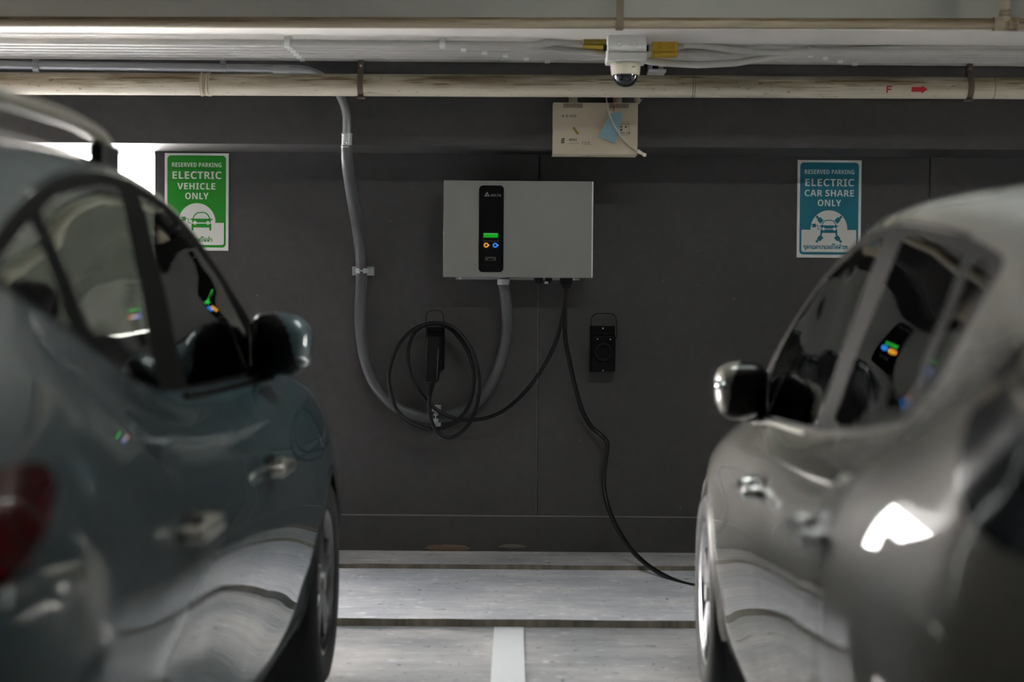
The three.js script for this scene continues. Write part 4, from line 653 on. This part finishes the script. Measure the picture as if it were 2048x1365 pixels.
  // door handles with their cups
  for (const [ht, hy] of S.handles) for (const sx of [1, -1]) {
    const q = side(ht, hy)[0], h = new THREE.Group(); h.name = 'door_handle'; h.position.set(sx * q, hy, ht); car.add(h);
    part('handle_bar', [new THREE.CapsuleGeometry(0.0135, 0.16, 8, 18).rotateX(Math.PI / 2).scale(0.75, 1.1, 1).translate(sx * 0.036, 0.004, 0), ...[-0.082, 0.082].map((d) => new THREE.SphereGeometry(0.018, 16, 12).scale(1.3, 0.8, 1).translate(sx * 0.018, 0.004, d))], S.handleMat, h);
    part('handle_cup', new THREE.SphereGeometry(1, 28, 14).scale(0.007, 0.038, 0.074).translate(0, -0.003, -0.005), mat.blackGloss, h);
  }
  // mirrors, folded back against the glass
  for (const sx of [1, -1]) {
    const mq = S.mirror, o = new THREE.Group(); o.name = 'wing_mirror'; o.position.set(sx * mq.q, mq.y, mq.t); car.add(o);
    const super_ = (test, sc = 1) => { const g = new THREE.SphereGeometry(1, 64, 40), p = g.attributes.position, ix = g.index.array, keep = [], e = 0.72, sg = (x) => Math.sign(x) * Math.abs(x) ** e; const raw = []; for (let i = 0; i < p.count; i++) { raw.push([p.getX(i) * sx, p.getY(i), p.getZ(i)]); const yy = sg(p.getY(i)); p.setXYZ(i, sg(p.getX(i)) * mq.w * sc * (1 + 0.1 * yy), yy * mq.h * sc + 0.12 * mq.h * (p.getX(i) * sx) * mq.droop, sg(p.getZ(i)) * mq.d * sc); }
      for (let k = 0; k < ix.length; k += 3) { const c = [0, 1, 2].map((m) => (raw[ix[k]][m] + raw[ix[k + 1]][m] + raw[ix[k + 2]][m]) / 3); if (test(c)) keep.push(ix[k], ix[k + 1], ix[k + 2]); } g.setIndex(keep); g.computeVertexNormals(); return g; };
    part('mirror_housing', super_(() => true, 0.985), mat.blackGloss, o);
    part('mirror_cap', super_(mq.cap), pm, o, 'body coloured cap');
    part('mirror_glass', new RoundedBoxGeometry(0.006, mq.h * 1.35, mq.d * 1.3, 2, 0.003).translate(-sx * mq.w * 0.93, 0, 0), mat.chrome, o);
    part('indicator_lens', new THREE.SphereGeometry(1, 20, 14).scale(mq.w * 0.3, mq.h * 0.2, mq.d * 0.5).translate(sx * mq.w * 0.78, -mq.h * mq.ind, mq.d * 0.5), S.headMat, o);
    part('mirror_foot', [rod(V(-sx * mq.w * 0.4, -mq.h * 0.75, -mq.d * 0.2), V(sx * (side(mq.t - 0.12, C.yb(mq.t) + 0.02)[0] - mq.q - 0.01), C.yb(mq.t) - mq.y + 0.03, -0.14), 0.028, 16, 0.034), new RoundedBoxGeometry(0.03, 0.13, 0.2, 3, 0.012).translate(sx * (side(mq.t - 0.1, C.yb(mq.t) + 0.05)[0] - mq.q - 0.006), C.yb(mq.t) - mq.y + 0.05, -0.12)], mat.blackGloss, o);
  }
  // belt moulding
  for (const sx of [1, -1]) { const pts = []; for (let t = S.belt[0]; t <= S.belt[1]; t += 0.12) { const y = C.yb(t) - 0.004; pts.push(V(sx * (side(t, y)[0] + 0.002), y, t)); } part('belt_moulding', tube(pts, 0.008, 60, 8), S.beltMat, car); }
  if (S.rail) for (const sx of [1, -1]) {
    const pts = S.rail.map(([t, q, y]) => V(sx * q, y, t)), r = part('roof_rail', tube(pts, 0.0165, 90, 14).scale(1, 1, 1), S.railMat, car);
    part('rail_foot', pts.filter((_, i) => i === 1 || i === S.rail.length - 2).map((p) => new RoundedBoxGeometry(0.034, 0.07, 0.16, 3, 0.012).translate(p.x, p.y - 0.034, p.z)), mat.blackPlastic, r);
  }
  // inside: seats, dashboard, wheel
  const seat = (x, z) => { const s = new THREE.Group(); s.name = 'seat'; s.position.set(x, 0.3, z); car.add(s); part('seat_cushion', new RoundedBoxGeometry(0.5, 0.16, 0.52, 4, 0.07).translate(0, 0.2, 0), S.seatMat, s); part('seat_back', new RoundedBoxGeometry(0.5, 0.62, 0.15, 4, 0.07).rotateX(0.28).translate(0, 0.5, 0.33), S.seatMat, s); part('headrest', new RoundedBoxGeometry(0.27, 0.17, 0.1, 4, 0.045).rotateX(0.2).translate(0, 0.87, 0.44), S.seatMat, s); };
  seat(-0.37, 1.25); seat(0.37, 1.25);
  const bench = new THREE.Group(); bench.name = 'rear_bench'; bench.position.set(0, 0.32, 2.15); car.add(bench); part('seat_cushion', new RoundedBoxGeometry(1.25, 0.16, 0.5, 4, 0.07).translate(0, 0.2, 0), S.seatMat, bench); part('seat_back', new RoundedBoxGeometry(1.25, 0.6, 0.15, 4, 0.07).rotateX(0.35).translate(0, 0.48, 0.33), S.seatMat, bench);
  for (const x of [-0.38, 0.38]) part('headrest', new RoundedBoxGeometry(0.25, 0.14, 0.09, 4, 0.04).translate(x, 0.82, 0.45), S.seatMat, bench);
  part('dashboard', new RoundedBoxGeometry(1.3, 0.24, 0.5, 4, 0.09).translate(0, S.dashY, 0.62), mat.blackPlastic, car);
  part('steering_wheel', [new THREE.TorusGeometry(0.18, 0.015, 12, 40), new THREE.CylinderGeometry(0.05, 0.06, 0.03, 20).rotateX(Math.PI / 2), box(-0.17, 0.17, -0.014, 0.014, -0.01, 0.01)].map((g) => g.rotateX(-0.4).translate(0.37, S.dashY + 0.03, 0.97)), mat.blackPlastic, car);
  part('cabin_floor', box(-0.68, 0.68, 0.26, 0.3, 0.4, t1 - 0.4), mat.tire, car);
  car.position.set(S.x, 0, S.z); car.rotation.y = S.yaw;
  return { car, side, section, C };
}
const paint = (r, g, b, flake = 0.12, rough = 0.5) => M(lin(r, g, b), rough, flake, { clearcoat: 1, clearcoatRoughness: 0.02 });
const autoGlass = M(lin(0.045, 0.048, 0.043), 0, 0, { transmission: 1, thickness: 0, ior: 1.52 });
const privacy = M(lin(0.05, 0.052, 0.05), 0, 0, { transmission: 1, thickness: 0, ior: 1.52 });
const trimBlack = M(lin(0.005, 0.0045, 0.004), 0.6, 0, { specularIntensity: 0.08 }), cladBlack = M(lin(0.012, 0.012, 0.0125), 0.6);
const redLens = M(lin(0.12, 0.004, 0.006), 0.1, 0, { clearcoat: 1, clearcoatRoughness: 0.02 }), smokeLens = M(lin(0.05, 0.055, 0.062), 0.1, 0.3, { clearcoat: 1, clearcoatRoughness: 0.02 }), clearLens = M(lin(0.4, 0.42, 0.43), 0.12, 0.6, { clearcoat: 1 });
const seatCloth = M(lin(0.03, 0.03, 0.031), 0.85), alloy = M(lin(0.5, 0.5, 0.52), 0.25, 1), alloyDark = M(lin(0.16, 0.16, 0.165), 0.35, 1);
const bright = M(lin(0.7, 0.68, 0.62), 0.28, 1), railSilver = M(lin(0.32, 0.30, 0.26), 0.4, 0.5);

const carA = buildCar('car', {
  t0: -0.86, t1: 3.44, x: -1.4455, z: 2.45, yaw: 0, wb: 2.62, axleY: 0.335, archR: 0.36, archRear: 0.3, archK: 1.02, tireR: 0.335, rimR: 0.225, wheelIn: 0.02, clad: true,
  paint: paint(0.042, 0.088, 0.107), trim: trimBlack, cladMat: cladBlack, glassMat: autoGlass, glassDark: privacy, lampMat: redLens, headMat: clearLens, handleMat: bright, rimMat: alloyDark, beltMat: trimBlack, railMat: railSilver, seatMat: seatCloth, dashY: 0.92,
  curves: {
    ys: [[-0.87, 0.32], [-0.5, 0.24], [0, 0.22], [2.6, 0.22], [3.1, 0.28], [3.45, 0.36]], qs: [[-0.87, 0.42], [-0.6, 0.74], [-0.3, 0.8], [0.6, 0.8], [2, 0.81], [2.7, 0.82], [3.1, 0.78], [3.3, 0.66], [3.45, 0.45]],
    yd: [[-0.87, 0.42], [3.45, 0.46]], qd: [[-0.87, 0.44], [-0.6, 0.8], [-0.3, 0.865], [0.4, 0.862], [1.2, 0.85], [2, 0.855], [2.6, 0.885], [3.1, 0.83], [3.32, 0.7], [3.45, 0.47]],
    ym: [[-0.87, 0.6], [0, 0.66], [1, 0.75], [2.4, 0.79], [3.45, 0.78]], qm: [[-0.87, 0.45], [-0.6, 0.8], [-0.3, 0.868], [0, 0.886], [0.5, 0.892], [1.4, 0.9], [2.4, 0.905], [2.8, 0.9], [3.1, 0.86], [3.3, 0.76], [3.45, 0.5]],
    yh: [[-0.87, 0.72], [-0.5, 0.84], [-0.15, 0.87], [0.6, 0.9], [1.5, 0.92], [2.1, 0.935], [2.5, 0.97], [3, 1.0], [3.45, 0.97]], qh: [[-0.87, 0.42], [-0.5, 0.77], [-0.15, 0.83], [0.3, 0.845], [1.4, 0.84], [2.1, 0.85], [2.6, 0.86], [3, 0.83], [3.3, 0.72], [3.45, 0.48]],
    yb: [[-0.87, 0.78], [-0.5, 0.92], [-0.15, 0.97], [0.3, 1.0], [0.75, 1.005], [1.2, 1.006], [1.6, 1.016], [1.76, 1.025], [1.94, 1.049], [2.23, 1.116], [2.54, 1.189], [2.79, 1.244], [3, 1.27], [3.3, 1.13], [3.45, 1.01]], qb: [[-0.87, 0.38], [-0.5, 0.7], [-0.15, 0.755], [0.3, 0.76], [0.75, 0.745], [1.6, 0.728], [2.1, 0.735], [2.7, 0.72], [3, 0.7], [3.3, 0.64], [3.45, 0.46]],
    qr: [[-0.87, 0.28], [-0.5, 0.58], [-0.15, 0.66], [0.25, 0.69], [0.35, 0.682], [0.6, 0.66], [0.8, 0.638], [0.95, 0.624], [1.1, 0.612], [1.25, 0.6], [1.45, 0.582], [1.8, 0.572], [2.3, 0.572], [2.7, 0.57], [3, 0.56], [3.2, 0.55], [3.35, 0.54], [3.45, 0.44]],
    yr: [[-0.87, 0.8], [-0.5, 0.95], [-0.15, 1.0], [0.2, 1.06], [0.35, 1.146], [0.6, 1.258], [0.8, 1.347], [0.95, 1.402], [1.1, 1.4455], [1.25, 1.476], [1.45, 1.497], [1.8, 1.505], [2.3, 1.492], [2.7, 1.468], [3, 1.42], [3.2, 1.29], [3.35, 1.13], [3.45, 1.03]],
    yc: [[-0.87, 0.82], [-0.5, 0.99], [-0.15, 1.04], [0.15, 1.07], [0.35, 1.17], [0.6, 1.29], [0.8, 1.38], [0.95, 1.435], [1.1, 1.48], [1.25, 1.515], [1.45, 1.54], [1.8, 1.552], [2.3, 1.542], [2.7, 1.52], [3, 1.475], [3.1, 1.43], [3.2, 1.31], [3.35, 1.14], [3.45, 1.035]],
  },
  dlo: [[0.42, 1.025], [0.44, 1.165], [0.6, 1.236], [0.8, 1.325], [0.95, 1.38], [1.1, 1.424], [1.25, 1.456], [1.45, 1.481], [1.65, 1.484], [1.9, 1.466], [2.1, 1.438], [2.3, 1.398], [2.5, 1.345], [2.7, 1.29], [2.82, 1.262], [2.7, 1.228], [2.54, 1.197], [2.23, 1.124], [1.94, 1.057], [1.76, 1.033], [1.6, 1.024], [1.2, 1.013], [0.75, 1.012]],
  glass: [
    [[0.7, 1.024], [0.62, 1.14], [0.8, 1.262], [0.95, 1.33], [1.1, 1.382], [1.25, 1.425], [1.45, 1.452], [1.43, 1.026]],
    [[1.7, 1.036], [1.61, 1.455], [1.75, 1.451], [1.95, 1.43], [2.15, 1.402], [2.28, 1.37], [2.22, 1.13], [1.94, 1.065]],
    [[2.36, 1.35], [2.5, 1.315], [2.66, 1.272], [2.72, 1.255], [2.56, 1.212], [2.38, 1.17]]],
  wind: [(q) => 0.22 + 0.22 * (q / 0.66) ** 2, (q) => 1.22 - 0.1 * (q / 0.6) ** 2], back: [() => 3.13, () => 3.36], backQ: 0.5,
  doorF: [[0.46, 0.3], [0.4, 0.6], [0.42, 0.98], [0.41, 1.06], [0.43, 1.162], [0.6, 1.242], [0.8, 1.331], [1.1, 1.43], [1.25, 1.462], [1.45, 1.488], [1.47, 0.3]],
  doorR: [[1.47, 0.3], [1.45, 1.488], [1.65, 1.491], [1.9, 1.473], [2.1, 1.445], [2.31, 1.4], [2.33, 1.16], [2.36, 0.9], [2.25, 0.72], [2.2, 0.55], [2.14, 0.3]],
  tail: smoothPoly([[2.91, 0.985], [2.93, 1.002], [3.05, 1.012], [3.46, 1.015], [3.46, 0.84], [3.2, 0.86], [3.08, 0.888], [2.97, 0.94]]), head: [[-0.86, 0.62], [-0.86, 0.76], [-0.42, 0.86], [-0.5, 0.76]],
  handles: [[1.28, 0.826], [2.29, 0.828]], belt: [0.45, 1.62], rail: [[1.42, 0.55, 1.515], [1.5, 0.553, 1.558], [1.75, 0.566, 1.573], [2.05, 0.57, 1.57], [2.4, 0.575, 1.555], [2.72, 0.574, 1.528], [2.82, 0.572, 1.475]],
  mirror: { q: 0.815, y: 1.1, t: 0.62, w: 0.082, h: 0.088, d: 0.1, droop: -1, ind: 0.5, cap: ([x, y, z]) => x * 0.9 + y * 0.45 + z * 0.1 > 0.42 && y > -0.72 },
}, 'light blue car with roof rails parked on the left, mirror folded back');

const carB = buildCar('car', {
  t0: -0.84, t1: 3.4, x: 1.458, z: 2.507, yaw: -0.038, wb: 2.6, axleY: 0.318, archR: 0.35, archRear: 0.32, archK: 1.0, tireR: 0.318, rimR: 0.225, wheelIn: 0.0, clad: false,
  paint: paint(0.15, 0.141, 0.116), trim: M(lin(0.014, 0.011, 0.0105), 0.6, 0, { specularIntensity: 0.1 }), cladMat: paint(0.15, 0.141, 0.116), glassMat: autoGlass, glassDark: privacy, lampMat: smokeLens, headMat: clearLens, handleMat: mat.chrome, rimMat: alloy, beltMat: bright, seatMat: seatCloth, dashY: 0.86,
  curves: {
    ys: [[-0.85, 0.3], [-0.4, 0.2], [2.6, 0.2], [3.2, 0.3], [3.4, 0.36]], qs: [[-0.85, 0.4], [-0.5, 0.72], [-0.2, 0.79], [0.6, 0.8], [2, 0.8], [2.6, 0.81], [3, 0.76], [3.25, 0.62], [3.4, 0.42]],
    yd: [[-0.85, 0.4], [3.4, 0.44]], qd: [[-0.85, 0.42], [-0.5, 0.77], [-0.2, 0.84], [0.5, 0.845], [1.3, 0.84], [2.1, 0.85], [2.6, 0.875], [3, 0.83], [3.25, 0.68], [3.4, 0.44]],
    ym: [[-0.85, 0.57], [0, 0.62], [1, 0.69], [2.4, 0.77], [3.4, 0.77]], qm: [[-0.85, 0.43], [-0.5, 0.78], [-0.15, 0.842], [0.1, 0.85], [0.6, 0.855], [1.5, 0.866], [2.2, 0.872], [2.6, 0.888], [3, 0.85], [3.25, 0.72], [3.4, 0.47]],
    yh: [[-0.85, 0.66], [-0.4, 0.73], [-0.1, 0.755], [0.3, 0.8], [1, 0.835], [1.6, 0.865], [2.2, 0.905], [2.6, 0.945], [3.1, 0.95], [3.4, 0.92]], qh: [[-0.85, 0.4], [-0.4, 0.76], [-0.1, 0.815], [0.3, 0.82], [1, 0.815], [1.6, 0.81], [2.2, 0.82], [2.6, 0.845], [3, 0.8], [3.25, 0.68], [3.4, 0.45]],
    yb: [[-0.85, 0.71], [-0.4, 0.8], [-0.1, 0.84], [0.1, 0.857], [0.4, 0.885], [0.84, 0.916], [1.44, 0.936], [1.85, 0.972], [2.22, 1.011], [2.4, 1.055], [2.6, 1.1], [3.1, 1.16], [3.3, 1.1], [3.4, 0.99]], qb: [[-0.85, 0.35], [-0.4, 0.69], [-0.1, 0.735], [0.1, 0.746], [0.4, 0.755], [0.9, 0.748], [1.55, 0.725], [2, 0.708], [2.4, 0.693], [2.7, 0.7], [3.1, 0.705], [3.3, 0.58], [3.4, 0.43]],
    qr: [[-0.85, 0.26], [-0.4, 0.56], [-0.1, 0.62], [0.25, 0.68], [0.45, 0.7], [0.7, 0.66], [0.85, 0.639], [1, 0.619], [1.12, 0.597], [1.25, 0.58], [1.38, 0.575], [1.6, 0.567], [2, 0.552], [2.3, 0.541], [2.6, 0.53], [2.85, 0.522], [3, 0.517], [3.2, 0.51], [3.4, 0.41]],
    yr: [[-0.85, 0.73], [-0.4, 0.845], [-0.1, 0.9], [0.25, 0.965], [0.45, 1.057], [0.7, 1.198], [0.85, 1.264], [1, 1.322], [1.12, 1.3645], [1.25, 1.395], [1.38, 1.41], [1.6, 1.415], [2, 1.4], [2.3, 1.375], [2.6, 1.345], [2.85, 1.3], [3, 1.26], [3.2, 1.2], [3.32, 1.12], [3.4, 1.0]],
    yc: [[-0.85, 0.75], [-0.4, 0.885], [-0.1, 0.94], [0.25, 1.0], [0.45, 1.09], [0.7, 1.22], [0.85, 1.295], [1, 1.36], [1.12, 1.41], [1.25, 1.445], [1.45, 1.475], [1.8, 1.49], [2.2, 1.48], [2.6, 1.445], [2.85, 1.4], [3, 1.335], [3.2, 1.225], [3.32, 1.135], [3.4, 1.01]],
  },
  dlo: [[0.52, 0.905], [0.45, 1.03], [0.7, 1.172], [0.85, 1.238], [1, 1.296], [1.12, 1.338], [1.25, 1.368], [1.4, 1.384], [1.6, 1.388], [1.77, 1.377], [1.97, 1.36], [2.15, 1.344], [2.33, 1.316], [2.42, 1.3], [2.455, 1.28], [2.43, 1.24], [2.4, 1.156], [2.34, 1.088], [2.26, 1.05], [2.2, 1.018], [1.9, 0.98], [1.47, 0.943], [0.9, 0.922]],
  glass: [
    [[0.66, 0.92], [0.6, 1.05], [0.7, 1.135], [0.85, 1.208], [1, 1.268], [1.12, 1.31], [1.25, 1.345], [1.41, 1.362], [1.55, 1.368], [1.38, 0.944], [0.9, 0.931]],
    [[1.54, 0.958], [1.6, 1.076], [1.68, 1.232], [1.72, 1.36], [1.94, 1.344], [2.07, 1.332], [2.2, 1.312], [2.2, 1.196], [2.15, 1.018], [1.88, 0.986]],
    [[2.26, 1.305], [2.35, 1.294], [2.39, 1.284], [2.385, 1.24], [2.36, 1.156], [2.3, 1.088], [2.22, 1.045], [2.235, 1.108], [2.27, 1.2]]],
  wind: [(q) => 0.24 + 0.26 * (q / 0.68) ** 2, (q) => 1.22 - 0.1 * (q / 0.6) ** 2], back: [() => 2.9, () => 3.24], backQ: 0.48,
  doorF: [[0.52, 0.27], [0.44, 0.55], [0.45, 0.87], [0.46, 1.04], [0.7, 1.178], [0.85, 1.244], [1, 1.302], [1.12, 1.344], [1.25, 1.374], [1.38, 1.389], [1.63, 1.394], [1.5, 0.27]],
  doorR: [[1.5, 0.27], [1.63, 1.394], [1.77, 1.384], [1.97, 1.367], [2.17, 1.345], [2.24, 1.3], [2.21, 1.15], [2.22, 1.03], [2.56, 0.95], [2.5, 0.8], [2.3, 0.66], [2.2, 0.5], [2.1, 0.27]],
  tail: smoothPoly([[2.86, 1.165], [3.0, 1.17], [3.42, 1.1], [3.42, 0.9], [3.2, 0.92], [3.06, 0.955], [2.98, 1.01]]), head: [[-0.84, 0.58], [-0.84, 0.7], [-0.4, 0.8], [-0.5, 0.7]],
  handles: [[1.34, 0.795], [2.44, 0.855]], belt: [0.5, 1.46],
  mirror: { q: 0.81, y: 0.983, t: 0.62, w: 0.072, h: 0.081, d: 0.095, droop: -0.6, ind: -0.2, cap: ([x, y, z]) => x * 0.9 + y * 0.3 - z * 0.05 > 0.3 && y > -0.55 },
}, 'cream white car parked on the right with bright door handles and folded mirror');
renderer.render(scene, camera);
